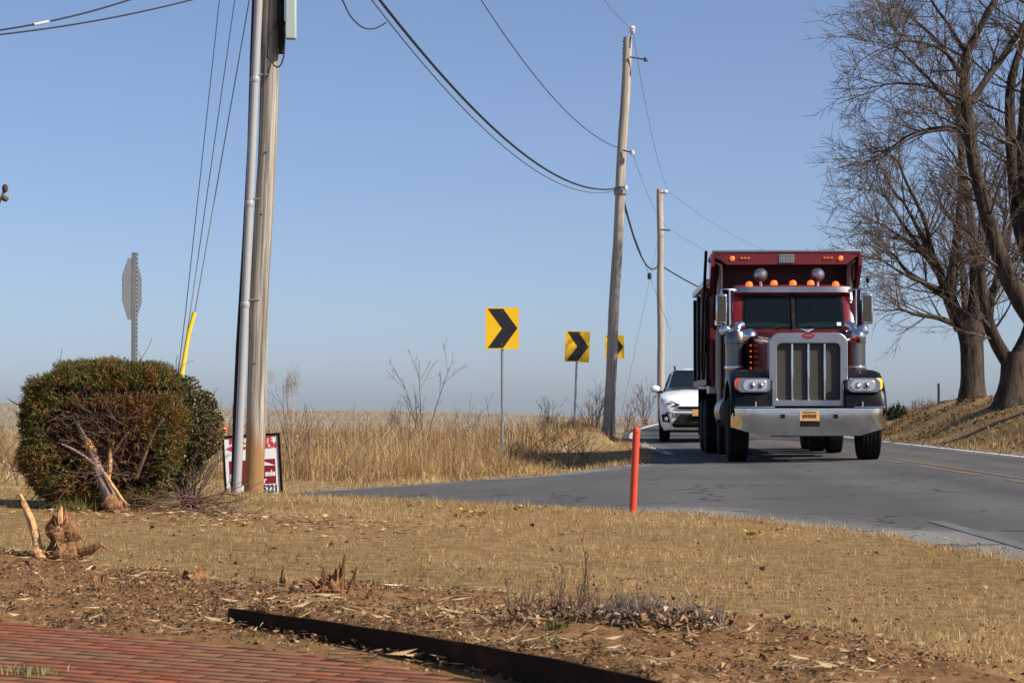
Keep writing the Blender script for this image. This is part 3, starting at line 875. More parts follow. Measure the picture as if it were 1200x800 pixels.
# dead leaves scattered on the lawn
n = 420
x = rng.uniform(-4, 4, n); y = rng.uniform(6, 18, n)
k = region(x, y) == 1; x, y = x[k], y[k]; n = len(x)
col = palette(n, [(.2, .11, .05), (.35, .2, .08), (.1, .06, .04)], [3, 2, 2])
v, f, c = flakes(x, y, ground_z(x, y) + .03, rng.uniform(.02, .05, n), rng.uniform(.012, .028, n), col, .3)
tag(npobj('fallen_leaves', v, f, M['litter'], c), kind='stuff')

# ================================================================== the dump truck
# local axes: x to the picture's right, y backwards from the bumper, z up
YAW = R(-2.3)
truck = empty('dump_truck', (4.635, 31.0, -.02), YAW,
              'dark red dump truck with chrome bumper and tall grille coming along the road', 'dump truck')
def T(name, mb, mats, parent=None, **k): return obj(name, mb, mats, parent or truck, **k)
def rrect(cx, cz, w, h, rt, rb=None, n=6):
    rb = rt if rb is None else rb
    pts = []
    for sx_, sz_, r_, a0 in ((1, 1, rt, 0), (-1, 1, rt, 90), (-1, -1, rb, 180), (1, -1, rb, 270)):
        ox, oz = cx + sx_*(w/2 - r_), cz + sz_*(h/2 - r_)
        for i in range(n + 1):
            a_ = R(a0 + 90*i/n); pts.append((ox + r_*math.cos(a_), oz + r_*math.sin(a_)))
    return pts

# bumper
bx = np.concatenate([np.linspace(-1.21, -1.0, 6), np.linspace(-.95, .95, 13), np.linspace(1.0, 1.21, 6)])
def bump_pt(x, v, off):
    e = max(0, abs(x) - .98) / .23
    zb = .43 + .13 * max(0, min(1, (abs(x) - .78) / .43)); zt = .855
    return (x, off + .22*e*e + .028*(1-v) - .012*math.sin(v*math.pi), zb + (zt - zb)*v)
mb = MB(); vv = np.linspace(0, 1, 6)
mb.loft([[bump_pt(x, v, 0) for v in vv] + [bump_pt(x, v, .05) for v in vv[::-1]] for x in bx])
bumper = T('bumper', mb, M['chrome'], ang=50)
for x in (-.42, .40): T('tow_hole', MB().box((x, -.004, .73), (.07, .02, .065)), M['black_matt'], bumper)
T('bumper_slot', MB().box((-.0, .012, .615), (.31, .03, .085)), M['black_matt'], bumper, bevel=.02)
pl = T('licence_plate', MB().box((-.01, -.012, .735), (.31, .012, .155)), M['plate'], bumper, bevel=.006)
mb = MB()
for i in range(6): mb.box((-.1 + i*.037, -.021, .735 + random.uniform(-.004, .004)), (.022, .004, .055))
mb.box((-.01, -.021, .795), (.2, .004, .012))
T('plate_print', mb, M['dark_print'], pl)
for x, w_ in ((-.85, .62), (.93, .48)): T('bumper_step', MB().box((x, .13, .876), (w_, .2, .02)), M['chrome'], bumper, bevel=.008)
for x in (-.83, .83): T('bumper_guide', MB().tube([(x, .1, .87), (x, .1, .96)], .014), M['chrome'], bumper)

# grille
gzc, gw, gh = 1.465, 1.23, 1.16
mb = MB()
o1 = rrect(.02, gzc, gw, gh, .17, .06); i1 = rrect(.02, gzc - .035, gw - .24, gh - .27, .08, .03)
mb.ring(o1, i1, .33, .40)
o2 = rrect(.02, gzc, gw + .02, gh + .02, .18, .07)
mb.loft([[(p[0], .40, p[1]) for p in o2], [(p[0], .52, p[1]) for p in o2]], cap=False)
surround = T('grille_surround', mb, M['alu'], bevel=.012)
T('grille_mesh', MB().prism(rrect(.02, gzc - .035, gw - .2, gh - .23, .09, .04), .40, .43), M['grille'])
mb = MB()
for x in (-.235, .02, .275): mb.box((x, .375, gzc - .035), (.035, .04, gh - .26))
T('grille_bar', mb, M['chrome'], bevel=.008)
em = T('emblem', MB().add([(.02 + .1*math.cos(t*math.pi/12), .322, 1.995 + .048*math.sin(t*math.pi/12)) for t in range(24)] + [(.02 + .1*math.cos(t*math.pi/12), .345, 1.995 + .048*math.sin(t*math.pi/12)) for t in range(24)],
      [tuple(range(24))] + [(i, (i+1) % 24, (i+1) % 24 + 24, i + 24) for i in range(24)]), M['emblem'])
mb = MB(); mb.box((.02, .318, 1.995), (.13, .004, .022))
T('emblem_script', mb, M['alu'], em)
mb = MB()
for s in (-1, 1): mb.add([(.02, .42, 2.055), (.02, .5, 2.075), (.02 + s*.11, .5, 2.10), (.02, .42, 2.085), (.02, .5, 2.11), (.02 + s*.11, .52, 2.115)], [(0, 1, 2), (3, 5, 4), (0, 2, 5, 3), (1, 4, 5, 2), (0, 3, 4, 1)])
T('hood_ornament', mb, M['chrome'])

# hood
def hsec(y, w, top, bot, r): return [(p[0], y, p[1]) for p in rrect(.02 if y < 1 else 0, (top+bot)/2, w, top-bot, r, .05, 7)]
mb = MB().loft([hsec(.42, 1.18, 2.02, .9, .18), hsec(.9, 1.2, 2.06, .9, .17), hsec(1.6, 1.34, 2.10, .9, .17), hsec(2.35, 1.52, 2.15, .9, .17)])
T('hood', mb, M['red'], ang=30)
# fenders with wheel arches
for s in (-1, 1):
    mb = MB()
    prof = [(.12, .88), (.16, 1.08), (.26, 1.24), (.42, 1.36), (.7, 1.46), (1.05, 1.48), (1.4, 1.38), (1.65, 1.18), (1.78, .92)]
    xs_ = [.58, .8, 1.0, 1.12, 1.19, 1.215]; dr = [0, 0, 0, .015, .05, .13]
    mb.loft([[(s*x, y + (.02 if d else 0), z - d) for y, z in prof] + [(s*x, y*.96 + .06, z - .05 - d) for y, z in prof[::-1]] for x, d in zip(xs_, dr)])
    mb.add([(s*.56, .2, .84), (s*1.19, .2, .84), (s*1.19, .24, 1.2), (s*.56, .24, 1.3), (s*.56, .26, .84), (s*1.19, .26, .84), (s*1.19, .3, 1.2), (s*.56, .3, 1.3)],
           [(0, 1, 2, 3), (4, 7, 6, 5), (0, 4, 5, 1), (1, 5, 6, 2), (2, 6, 7, 3), (3, 7, 4, 0)])
    T('fender', mb, M['black'], ang=50)
    # headlight pod
    def pod(k, y):
        return [(s*(.60 + p[0]*k if 0 else .86 + p[0]*k), y, 1.215 + p[1]*k + .03*(0)) for p in rrect(0, 0, .56, .235, .1, .09, 5)]
    mb = MB().loft([pod(.9, .12), pod(1.0, .17), pod(1.0, .3), pod(.75, .5)])
    mb.box((s*.61, .3, 1.19), (.14, .1, .1))
    hl = T('headlight', mb, M['alu'], bevel=.0)
    T('headlight_lens', MB().loft([[(s*.84 + p[0], .105, 1.215 + p[1]) for p in rrect(0, 0, .36, .165, .07, .07, 5)], [(s*.84 + p[0], .13, 1.215 + p[1]) for p in rrect(0, 0, .40, .19, .075, .075, 5)]]), M['lens'], hl)
    for dx, r_ in ((-.08, .05), (.05, .052)):
        T('lamp_bowl', MB().lathe([(.0, -.012), (r_*.4, -.016), (r_*.75, -.01), (r_, .0), (r_*1.15, .02)], (s*(.84 + dx), .10, 1.205), 'Y', 18), M['chrome'], hl)
        T('lamp_bulb', MB().ell((s*(.84 + dx), .085, 1.205), (.022, .014, .022)), M['white'] if dx < 0 and s > 0 else M['black'], hl)
    T('turn_signal', MB().loft([[(s*1.075 + p[0], .125, 1.235 + p[1]) for p in rrect(0, 0, .14, .17, .05, .05, 4)], [(s*1.075 + p[0], .2, 1.235 + p[1]) for p in rrect(0, 0, .16, .19, .05, .05, 4)]]),
      M['amber_lit'] if s > 0 else M['red_lens'], hl)

# cab
cw = 2.02
cy0 = 2.35
prof = [(cy0, 1.0), (cy0, 2.1), (2.40, 2.14), (2.66, 2.80), (2.74, 2.88), (2.95, 2.95), (3.4, 2.98), (3.75, 2.95), (3.8, 2.85), (3.8, 1.0)]
def csec(x, k=0.0): return [(x, y + (k*.5 if y < 3 else -k*.5), z - (k if z > 2.8 else 0)) for y, z in prof]
mb = MB().loft([csec(-cw/2, .07), csec(-cw/2 + .05, .02), csec(-cw/2 + .14), csec(cw/2 - .14), csec(cw/2 - .05, .02), csec(cw/2, .07)])
cab = T('cab', mb, M['red'], ang=28)
# cowl
T('cowl', MB().loft([hsec(2.3, 1.56, 2.155, 1.2, .12), hsec(2.42, 1.9, 2.165, 1.2, .06)]), M['red'])
# windshield: two panes leaning back, seals round them
n_ = Vector((0, -(.66), .26)).normalized()
def wpt(x, t, off=0):  # t from 0 at the sill to 1 at the top, on the leaning front of the cab
    y, z = 2.40 + .26*t, 2.14 + .66*t
    return (x, y + n_.y*off, z + n_.z*off)
for s in (-1, 1):
    fr = MB().loft([[wpt(s*.03, .04, o), wpt(s*.86, .04, o), wpt(s*.84, .93, o), wpt(s*.03, .93, o)] for o in (-.01, .008)])
    f_ = T('windshield', fr, M['black_matt'], cab)
    gl = MB().loft([[wpt(s*.055, .09, o), wpt(s*.82, .09, o), wpt(s*.80, .885, o), wpt(s*.055, .885, o)] for o in (.022, .028)])
    T('pane', gl, M['screen'], f_)
    T('dashboard', MB().loft([[wpt(s*.07, .10, o), wpt(s*.80, .10, o), wpt(s*.80, .2, o), wpt(s*.45, .235, o), wpt(s*.07, .18, o)] for o in (.009, .014)]), M['dash'], f_)
    if s > 0:
        T('steering_wheel', MB().tube([wpt(.42 + .2*math.cos(q_), .27 + .17*math.sin(q_), .016) for q_ in np.linspace(.1, 3.0, 12)], .011, 6), M['black'], f_)
        T('seat_back', MB().loft([[wpt(.3, .3, o), wpt(.56, .3, o), wpt(.53, .66, o), wpt(.33, .66, o)] for o in (.009, .012)]), M['seat'], f_)
T('windshield_pillar', MB().loft([[wpt(-.03, .0, o), wpt(.03, .0, o), wpt(.03, .98, o), wpt(-.03, .98, o)] for o in (0, .034)]), M['black_matt'], cab)
for s in (-1, 1):
    q = [(-.5*1 + (0 if s < 0 else .28), .03), (-.12 + (0 if s < 0 else .64), .12)]
    mb = MB().tube([wpt(q[0][0] if s < 0 else .62, -.02, .045), wpt(-.2 if s < 0 else .25, .10, .05)], .012, 6)
    mb.tube([wpt(-.34 if s < 0 else .44, .06, .05), wpt(-.62 if s < 0 else .12, .02, .045)], .008, 6)
    T('wiper', mb, M['black_matt'], cab)
T('inspection_sticker', MB().add([wpt(.72, .12, .03), wpt(.79, .12, .03), wpt(.79, .21, .03), wpt(.72, .21, .03)], [(0, 1, 2, 3)]), M['white'], cab)
for s in (-1, 1):
    x = s*(cw/2 + .004)
    dr_ = T('door', MB().prism([(2.5, 1.25), (3.6, 1.25), (3.6, 2.8), (2.8, 2.8), (2.55, 2.25)], x - .012, x + .012, 'YZ'), M['red'], bevel=.01)
    T('door_window', MB().prism([(2.66, 2.2), (3.5, 2.2), (3.5, 2.72), (2.86, 2.72)], x - .02, x + .02, 'YZ'), M['glass'], dr_)
    T('door_handle', MB().box((x + s*.03, 3.45, 2.05), (.03, .14, .03)), M['chrome'], dr_)
# visor
mb = MB()
vs_ = []
for x in np.linspace(-.98, .98, 15):
    e = max(0, abs(x) - .8)/.18; k = .1*e*e
    vs_.append([(x, 2.52 + k, 2.80), (x, 2.60 + k, 2.90), (x, 2.63 + k, 2.90), (x, 2.55 + k, 2.795)])
T('sun_visor', mb.loft(vs_), M['alu'])
for i, x in enumerate((-.72, -.30, .02, .32, .74)):
    l = T('roof_marker_lamp', MB().lathe([(.06, 0), (.062, .03), (.05, .07), (.0, .09)], (x, 2.72, 2.93 - .02*(abs(x) > .6)), 'Z', 14), M['marker_lit'], cab)
for x in (-.5, .47):
    h_ = MB().lathe([(.005, -.17), (.06, -.155), (.1, -.1), (.115, -.02), (.12, .06), (.1, .09), (0, .095)], (x, 3.0, 3.12), 'Y', 20)
    h_.tube([(x, 3.0, 3.03), (x, 3.0, 2.92)], .025)
    T('roof_lamp', h_, M['alu'], cab)
# air cleaners, lamp bars, stacks, tanks
for s in (-1, 1):
    x = s*.98
    mb = MB().lathe([(.0, 1.22), (.12, 1.22), (.19, 1.26), (.19, 1.38), (.182, 1.39), (.182, 1.92), (.19, 1.93), (.19, 2.05), (.15, 2.12), (.1, 2.14), (0, 2.14)], (x, 2.18, 0), 'Z', 28)
    ac = T('air_cleaner', mb, M['stainless'], ang=30)
    T('band', MB().lathe([(.194, 1.5), (.198, 1.51), (.198, 1.54), (.194, 1.55)], (x, 2.18, 0), 'Z', 28), M['chrome'], ac)
    T('intake_pipe', MB().tube([(x, 2.18, 2.1), (x*.98, 2.22, 2.2), (x*.9, 2.3, 2.24)], .08, 12), M['chrome'], ac)
    lb = T('lamp_bar', MB().box((s*.72, 2.0, 1.66), (.2, .05, .6)), M['black_matt'], bevel=.01)
    for cx_, m_ in ((s*.755, 'marker_lit'), (s*.675, 'red_lens')):
        for k in range(6):
            T('marker_lamp', MB().ell((cx_, 1.972, 1.42 + k*.094), (.017, .012, .013), 10, 6), M[m_], lb)
    # exhaust
    sx = s*1.13
    p = [(sx, 3.98, .9), (sx, 3.98, 2.9), (sx, 3.97, 3.22), (sx*1.01, 3.9 + .02, 3.36), (sx*1.06 - (.12 if s < 0 else -.02)*1, 3.84, 3.46)]
    mb = MB().tube(p, [.062]*len(p), 16)
    st = T('exhaust_stack', mb, M['stainless'])
    T('heat_shield', MB().tube([(sx, 3.98, 1.2), (sx, 3.98, 2.2)], .085 if s < 0 else .125, 20), M['stainless'], st)
    T('clamp', MB().lathe([(.07, 2.28), (.1, 2.3), (.1, 2.38), (.07, 2.4)], (sx, 3.98, 0), 'Z', 20), M['chrome'], st)
    # fuel tank with steps
    mb = MB().tube([(s*.95, 2.5, .78), (s*.95, 3.9, .78)], .3, 24)
    ft = T('fuel_tank', mb, M['stainless'], ang=40)
    T('step', MB().box((s*1.2, 3.0, .62), (.14, .7, .03)), M['black_matt'], ft)
    # west coast mirror
    fx = s*(1.2 + (.04 if s > 0 else 0))
    mb = MB().box((fx, 2.52, 2.52), (.19, .1, .52))
    mr_ = T('side_mirror', mb, M['chrome'], bevel=.035)
    T('mirror_visor', MB().box((fx, 2.46, 2.52), (.145, .02, .44)), M['grille'], mr_, bevel=.02)
    mb = MB().tube([(s*.95, 2.62, 2.84), (s*1.12, 2.52, 2.85), (fx, 2.52, 2.85), (fx, 2.52, 2.76)], .016, 8)
    mb.tube([(s*.95, 2.5, 2.16), (s*1.08, 2.5, 2.2), (fx, 2.52, 2.2), (fx, 2.52, 2.3)], .016, 8)
    mb.tube([(s*1.06, 2.55, 2.85), (s*1.06, 2.53, 2.2)], .013, 8)
    T('mirror_arm', mb, M['chrome'], mr_)
    T('convex_mirror', MB().ell((s*1.15, 2.4, 2.15), (.1, .06, .1)), M['chrome'], mr_)
    # hood mirror
    hx = -.82 if s < 0 else .94
    hm = T('hood_mirror', MB().lathe([(.0, -.1), (.06, -.085), (.11, -.03), (.125, .02), (.11, .05), (0, .06)], (hx, 1.35, 2.02), 'Y', 22), M['chrome'])
    mb = MB().tube([(hx, 1.4, 2.02), (s*.7, 1.3, 1.94), (s*.56, 1.2, 1.88)], .014, 8)
    mb.tube([(hx, 1.4, 2.06), (s*.95, 1.9, 2.16), (s*1.0, 2.35, 2.17)], .014, 8)
    T('mirror_arm', mb, M['chrome'], hm)
mb = MB().tube([(1.25, 2.5, 2.86), (1.25, 2.5, 3.02)], .006, 6); mb.ell((1.25, 2.5, 3.0), (.035, .035, .045), 10, 8)
T('antenna', mb, M['black_matt'])

# frame, axles, wheels
mb = MB()
for x in (-.43, .43): mb.box((x, 4.7, .82), (.09, 8.6, .26))
mb.box((0, .55, .56), (1.1, .35, .3)); mb.box((0, 1.1, .5), (1.5, .16, .14)); mb.box((0, 6.4, .52), (1.7, .2, .2)); mb.box((0, 7.75, .52), (1.7, .2, .2)); mb.box((0, 3.2, .7), (1.2, 1.6, .4))
T('chassis', mb, M['black_matt'], bevel=.01)
def wheel(x, y, s, dual, r_=.52, wd=.3):
    w_ = empty('wheel', (x, y, r_)); w_.parent = truck
    xs_ = [0] if not dual else [-s*.17, s*.17]
    for dx in xs_:
        mb = MB(); pr = [(r_*.58, -wd/2 + .01), (r_*.72, -wd/2), (r_*.9, -wd/2 + .01), (r_*.975, -wd/2 + .035)]
        g_ = []
        for k in range(5):
            c_ = -wd/2 + .05 + k*(wd - .1)/4
            g_ += [(r_, c_ - .02), (r_, c_ + .012), (r_*.975, c_ + .015), (r_*.975, c_ + .022)]
        pr = pr + g_ + [(a_, -b_) for a_, b_ in pr[::-1]]
        mb.lathe(pr, (dx, 0, 0), 'X', 40)
        T('tyre', mb, M['rubber'], w_, ang=30)
        T('rim', MB().lathe([(.0, s*.06), (.1, s*.08), (.11, s*.02), (.2, s*.0), (.26, s*.04), (r_*.6, s*(wd/2 - .02)), (r_*.6, -s*(wd/2 - .02))], (dx, 0, 0), 'X', 28), M['alu'], w_)
    mb = MB().lathe([(0, 0), (.1, s*.0), (.1, s*.05), (0, s*.07)], (xs_[-1] + s*.0, 0, 0), 'X', 14)
    mb.lathe([(.0, .0), (.19, s*.004), (.19, s*.014), (0, s*.016)], (xs_[-1], 0, 0), 'X', 20)
    for k in range(10): mb.lathe([(.014, 0), (.014, s*.04), (0, s*.045)], (xs_[-1] + s*.01, .16*math.cos(k*math.pi/5), .16*math.sin(k*math.pi/5)), 'X', 6)
    T('hub', mb, M['chrome'], w_)
for s in (-1, 1):
    wheel(s*1.05, 1.15, s, False, wd=.34)
    for y in (5.1, 6.4, 7.75): wheel(s*.98, y, s, y > 5.5, .5 if y > 5.5 else .46, .27)
for s in (-1, 1):
    T('mud_flap', MB().box((s*.98, 8.5, .75), (.6, .015, .9)), M['black_matt'])

# dump body: open-topped tub with a lip over the cab
bw_, by0, by1, bz0, bz1, lip = 1.3, 4.25, 8.7, 1.3, 3.05, 3.56
mb = MB()
for s in (-1, 1):
    mb.add([(s*bw_, by0, bz0), (s*bw_, by1, bz0), (s*bw_, by1, bz1), (s*bw_, by0, bz1), (s*(bw_-.07), by0, bz0), (s*(bw_-.07), by1, bz0), (s*(bw_-.07), by1, bz1), (s*(bw_-.07), by0, bz1)],
           [(0, 1, 2, 3), (4, 7, 6, 5), (0, 4, 5, 1), (1, 5, 6, 2), (2, 6, 7, 3), (3, 7, 4, 0)])
mb.box((0, (by0+by1)/2, bz0 - .02), (2*bw_ - .04, by1-by0, .1))
mb.box((0, by1 - .04, 2.2), (2*bw_ - .16, .07, 1.7))
body = T('dump_body', mb, M['red_body'], bevel=.01)
# front bulkhead, leaning, and the cab shield
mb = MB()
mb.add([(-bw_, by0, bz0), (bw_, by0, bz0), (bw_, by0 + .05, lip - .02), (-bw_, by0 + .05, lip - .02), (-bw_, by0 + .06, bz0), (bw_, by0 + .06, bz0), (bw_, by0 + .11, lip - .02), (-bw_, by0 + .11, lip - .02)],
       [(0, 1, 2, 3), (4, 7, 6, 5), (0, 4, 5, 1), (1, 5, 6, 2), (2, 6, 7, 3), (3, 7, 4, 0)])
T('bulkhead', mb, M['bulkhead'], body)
hy = by0 - .62
mb = MB()
mb.add([(-bw_, by0, lip), (bw_, by0, lip), (bw_ - .02, hy, lip), (-bw_ + .02, hy, lip), (-bw_, by0, lip - .03), (bw_, by0, lip - .03), (bw_ - .02, hy, lip - .03), (-bw_ + .02, hy, lip - .03)],
       [(0, 1, 2, 3), (4, 7, 6, 5), (0, 4, 5, 1), (1, 5, 6, 2), (2, 6, 7, 3), (3, 7, 4, 0)])
mb.box((0, hy + .03, lip - .115), (2*bw_ - .54, .06, .2))
for s in (-1, 1):
    x = s*(bw_ - .02)
    mb.prism([(hy, lip - .03), (hy, lip - .24), (by0, lip - .75), (by0, lip - .03)], x - .03, x + .03, 'YZ')
    mb.add([(s*(bw_-.27), hy, lip-.03), (s*(bw_-.02), hy + .02, lip-.03), (s*(bw_-.27), hy, lip-.22), (s*(bw_-.27), hy + .05, lip-.03), (s*(bw_-.02), hy + .07, lip-.03), (s*(bw_-.27), hy + .05, lip-.22)],
           [(0, 2, 1), (3, 4, 5), (0, 1, 4, 3), (1, 2, 5, 4), (2, 0, 3, 5)])
shield = T('cab_shield', mb, M['red_body'], body)
T('top_rail', MB().box((0, hy + .03, lip + .018), (2*bw_ - .02, .09, .035)), M['alu'], body, bevel=.008)
pl_ = T('maker_plate', MB().box((.0, hy - .008, lip - .115), (.27, .012, .15)), M['sign_back'], body, bevel=.006)
mb = MB()
for i in range(5): mb.box((-.085 + i*.042, hy - .017, lip - .115), (.026, .005, .07))
mb.box((0, hy - .017, lip - .055), (.24, .005, .012)); mb.box((0, hy - .017, lip - .175), (.24, .005, .012))
T('plate_print', mb, M['galv'], pl_)
for s in (-1, 1):
    T('marker_lamp', MB().ell((s*.94 - .0, hy - .005, lip - .11), (.045, .025, .045)), M['marker_lit'], body)
    for k in range(3):
        T('marker_lamp', MB().box((s*(.72) - .06 + k*.06, hy - .012, lip - .105), (.045, .02, .032)), M['amber'], body, bevel=.006)
# side rails, ribs, polished side sheets
for s in (-1, 1):
    T('side_rail', MB().box((s*(bw_ + .02), (by0+by1)/2, bz1 + .03), (.12, by1-by0, .11)), M['alu'], body, bevel=.01)
    T('lower_rail', MB().box((s*(bw_ + .015), (by0+by1)/2, bz0), (.1, by1-by0, .12)), M['black'], body, bevel=.01)
    for y in (by0 + .06, by0 + 1.5, by0 + 3.0, by1 - .06): T('side_rib', MB().box((s*(bw_ + .02), y, 2.15), (.09, .1, 1.65)), M['black'], body, bevel=.01)
    T('side_sheet', MB().box((s*(bw_ + .006), (by0+by1)/2, 2.1), (.014, by1-by0 - .3, 1.5)), M['chrome'], body)
    mb = MB().tube([(s*(bw_ + .09), by0 - .55, lip + .02), (s*(bw_ + .1), by0 + .3, 2.5), (s*(bw_ + .1), by0 + .6, 1.5)], .028, 8)
    if s < 0: T('tarp_arm', mb, M['black'], body)
    mb = MB().tube([(s*(bw_ + .07), by0 - .1, 2.75), (s*(bw_ + .07), by0 - .05, 1.95), (s*(bw_ + .07), by0 + .5, 1.5)], .025, 8)
    T('ladder', mb, M['black'], body)
    T('toolbox', MB().box((s*1.12, 4.75, 1.18), (.38, .5, .17)), M['alu'], bevel=.015)

# ================================================================== the car behind it
suv = empty('sport_utility_vehicle', (4.33, 46.2, float(zroad(4.62, 47.5))), R(-5),
            'white sport utility vehicle with roof rails following close behind the dump truck', 'car')
def S(name, mb, mats, parent=None, **k): return obj(name, mb, mats, parent or suv, **k)
hw = .92
def bsec(y, w, zb, zt, tuck=.06, crown=.04):
    """half-round body section at y: sill, flank, shoulder, deck"""
    pts = [(w - .1, zb), (w - .02, zb + .12), (w, zb + .3), (w, zt - .18), (w - .04, zt - .05), (w - .16, zt), (w*.4, zt + crown)]
    return [(x, y, z) for x, z in pts] + [(-x, y, z) for x, z in pts[::-1]]
secs = [(.0, .62, .36, .72), (.05, .76, .3, .86), (.2, .86, .27, .99), (.5, .91, .26, 1.06), (1.0, .92, .26, 1.12), (1.3, .92, .26, 1.14), (2.4, .92, .26, 1.12), (3.6, .92, .28, 1.12), (4.3, .9, .32, 1.1), (4.55, .84, .38, 1.05), (4.6, .76, .45, .95)]
S('body', MB().loft([bsec(*s_) for s_ in secs]), M['white_car'], ang=45)
def gsec(y, wb, wt, z0, z1):
    pts = [(wb, z0), ((wb + wt)/2 + .02, (z0+z1)/2), (wt + .02, z1 - .07), (wt - .08, z1 - .01), (wt*.4, z1 + .03)]
    return [(x, y, z) for x, z in pts] + [(-x, y, z) for x, z in pts[::-1]]
S('roof', MB().loft([gsec(1.22, .8, .74, 1.08, 1.11), gsec(1.6, .82, .70, 1.1, 1.33), gsec(2.05, .84, .65, 1.1, 1.575), gsec(2.5, .85, .63, 1.1, 1.67), gsec(3.6, .84, .62, 1.1, 1.65), gsec(4.2, .8, .58, 1.08, 1.55), gsec(4.5, .74, .5, 1.05, 1.2)]), M['white_car'], ang=40)
def wsp(x, t, off=0.0):
    y, z = 1.2 + .86*t, 1.16 + .47*t
    n2_ = Vector((0, -.47, .86)).normalized()
    return (x, y + n2_.y*off - .03*(1 - abs(x)/.75)*0, z + n2_.z*off)
S('windshield', MB().loft([[wsp(-.70, .08, o), wsp(.70, .08, o), wsp(.585, .93, o), wsp(-.585, .93, o)] for o in (.02, .045)]), M['glass'])
for s in (-1, 1):
    S('side_window', MB().add([(s*.845, 1.55, 1.14), (s*.845, 3.9, 1.14), (s*.69, 3.7, 1.56), (s*.69, 2.15, 1.56), (s*.83, 1.55, 1.14), (s*.83, 3.9, 1.14), (s*.67, 3.7, 1.56), (s*.67, 2.15, 1.56)], [(0, 1, 2, 3), (4, 7, 6, 5), (0, 3, 7, 4), (1, 5, 6, 2), (3, 2, 6, 7), (0, 4, 5, 1)]), M['glass'])
    mb = MB().tube([(s*.56, 2.15, 1.66), (s*.57, 2.3, 1.73), (s*.57, 3.7, 1.72), (s*.55, 3.85, 1.64)], .02, 8)
    S('roof_rail', mb, M['black'])
    mr_ = S('side_mirror', MB().ell((s*1.03, 1.55, 1.2), (.12, .08, .085)), M['white_car'])
    S('mirror_foot', MB().box((s*.92, 1.58, 1.13), (.16, .06, .05)), M['black'], mr_, bevel=.01)
    hl = S('headlight', MB().loft([[(s*(.43), -.0 + o, .84), (s*.62, .04 + o, .80), (s*.86, .3 + o, .86), (s*.87, .36 + o, .96), (s*.62, .1 + o, .92)] for o in (-.02, .06)]), M['grille'])
    S('lamp_bulb', MB().ell((s*.66, .07, .87), (.09, .04, .03)), M['lens'], hl)
    fg = S('fog_lamp_bezel', MB().loft([[(s*.66, .0 + o, .44), (s*.84, .12 + o, .46), (s*.86, .14 + o, .62), (s*.72, .03 + o, .64)] for o in (-.02, .06)]), M['black'])
    S('fog_lamp', MB().ell((s*.75, .03, .52), (.05, .03, .05)), M['lens'], fg)
S('upper_grille', MB().loft([[(-.5, -.03 + o, .80), (.5, -.03 + o, .80), (.44, -.02 + o, .74), (-.44, -.02 + o, .74)] for o in (-.01, .04)]), M['black'])
S('lower_grille', MB().loft([[(-.42, -.05 + o, .62), (.42, -.05 + o, .62), (.62, -.02 + o, .40), (-.62, -.02 + o, .40)] for o in (-.01, .08)]), M['black_matt'])
S('skid_plate', MB().loft([[(-.64, -.03 + o, .40), (.64, -.03 + o, .40), (.56, .02 + o, .33), (-.56, .02 + o, .33)] for o in (-.02, .1)]), M['black'])
S('licence_plate', MB().box((0, -.09, .66), (.3, .012, .15)), M['plate'], bevel=.005)
S('wiper', MB().tube([wsp(-.1, .06, .06), wsp(.45, .12, .06)], .01, 6), M['black_matt'])
S('underbody', MB().box((0, 2.3, .3), (1.5, 4.1, .16)), M['black_matt'])
for s in (-1, 1):
    for y in (.95, 3.6):
        mb = MB()
        for k in range(21):
            pass
        arch = [(y + .42*math.cos(R(a_)), .35 + .42*math.sin(R(a_))) for a_ in range(0, 181, 15)]
        S('wheel_arch', MB().prism(arch, s*.80, s*.935, 'YZ'), M['black'])
        w_ = empty('wheel', (s*.81, y, .345)); w_.parent = suv
        S('tyre', MB().lathe([(.21, -.11), (.3, -.115), (.335, -.09), (.345, -.05), (.345, .05), (.335, .09), (.3, .115), (.21, .11)], (0, 0, 0), 'X', 32), M['rubber'], w_)
        S('rim', MB().lathe([(0, s*.09), (.05, s*.1), (.2, s*.1), (.22, s*.08), (.22, -s*.08)], (0, 0, 0), 'X', 20), M['alu'], w_)

suv.scale = (1.0, 1.0, 1.04)

# ================================================================== utility poles and what hangs on them
def pole(name, base, top, r0, r1, mat, label, n=20):
    """a leaning round pole; its mesh runs along local Z so the wood grain follows it"""
    base, top = Vector(base), Vector(top)
    d = top - base; Lh = d.length
    o = empty(name, base, 0, label, 'utility pole')
    mb = MB(); k = 26
    prof = []
    pts, rs = [], []
    for i in range(k + 1):
        t = i / k
        pts.append((.012*math.sin(i*.9 + base.x), .012*math.cos(i*.7 + base.y), -.4*(1-t)*0 + (Lh + .4)*t - .4)); rs.append((r0 + (r1 - r0)*t)*(1 + .02*math.sin(i*2.3)))
    mb.tube(pts, rs, n)
    p = obj('shaft', mb, mat, o, ang=60)
    o.rotation_euler = d.to_track_quat('Z', 'Y').to_euler()
    bpy.context.view_layer.update()
    return o
def part_w(name, mb, mat, o, **k):
    """a part built in world space, handed over to a thing that stands somewhere"""
    inv = o.matrix_world.inverted()
    mb.v = [tuple(inv @ Vector(p)) for p in mb.v]
    return obj(name, mb, mat, o, **k)

b1 = Vector((P(296, 580, 20.8).x, 20.8, gz(P(296, 580, 20.8).x, 20.8) - .02))
t1 = P(319, 0, 20.8); t1 = b1 + (t1 - b1) * (9.6 / (t1.z - b1.z))
pole1 = pole('utility_pole', b1, t1, .102, .094, M['pole_wood_stain'], 'large weathered wooden utility pole with a plastic conduit, nearest the camera')
def on1(z): return b1 + (t1 - b1) * ((z - b1.z) / (t1.z - b1.z))
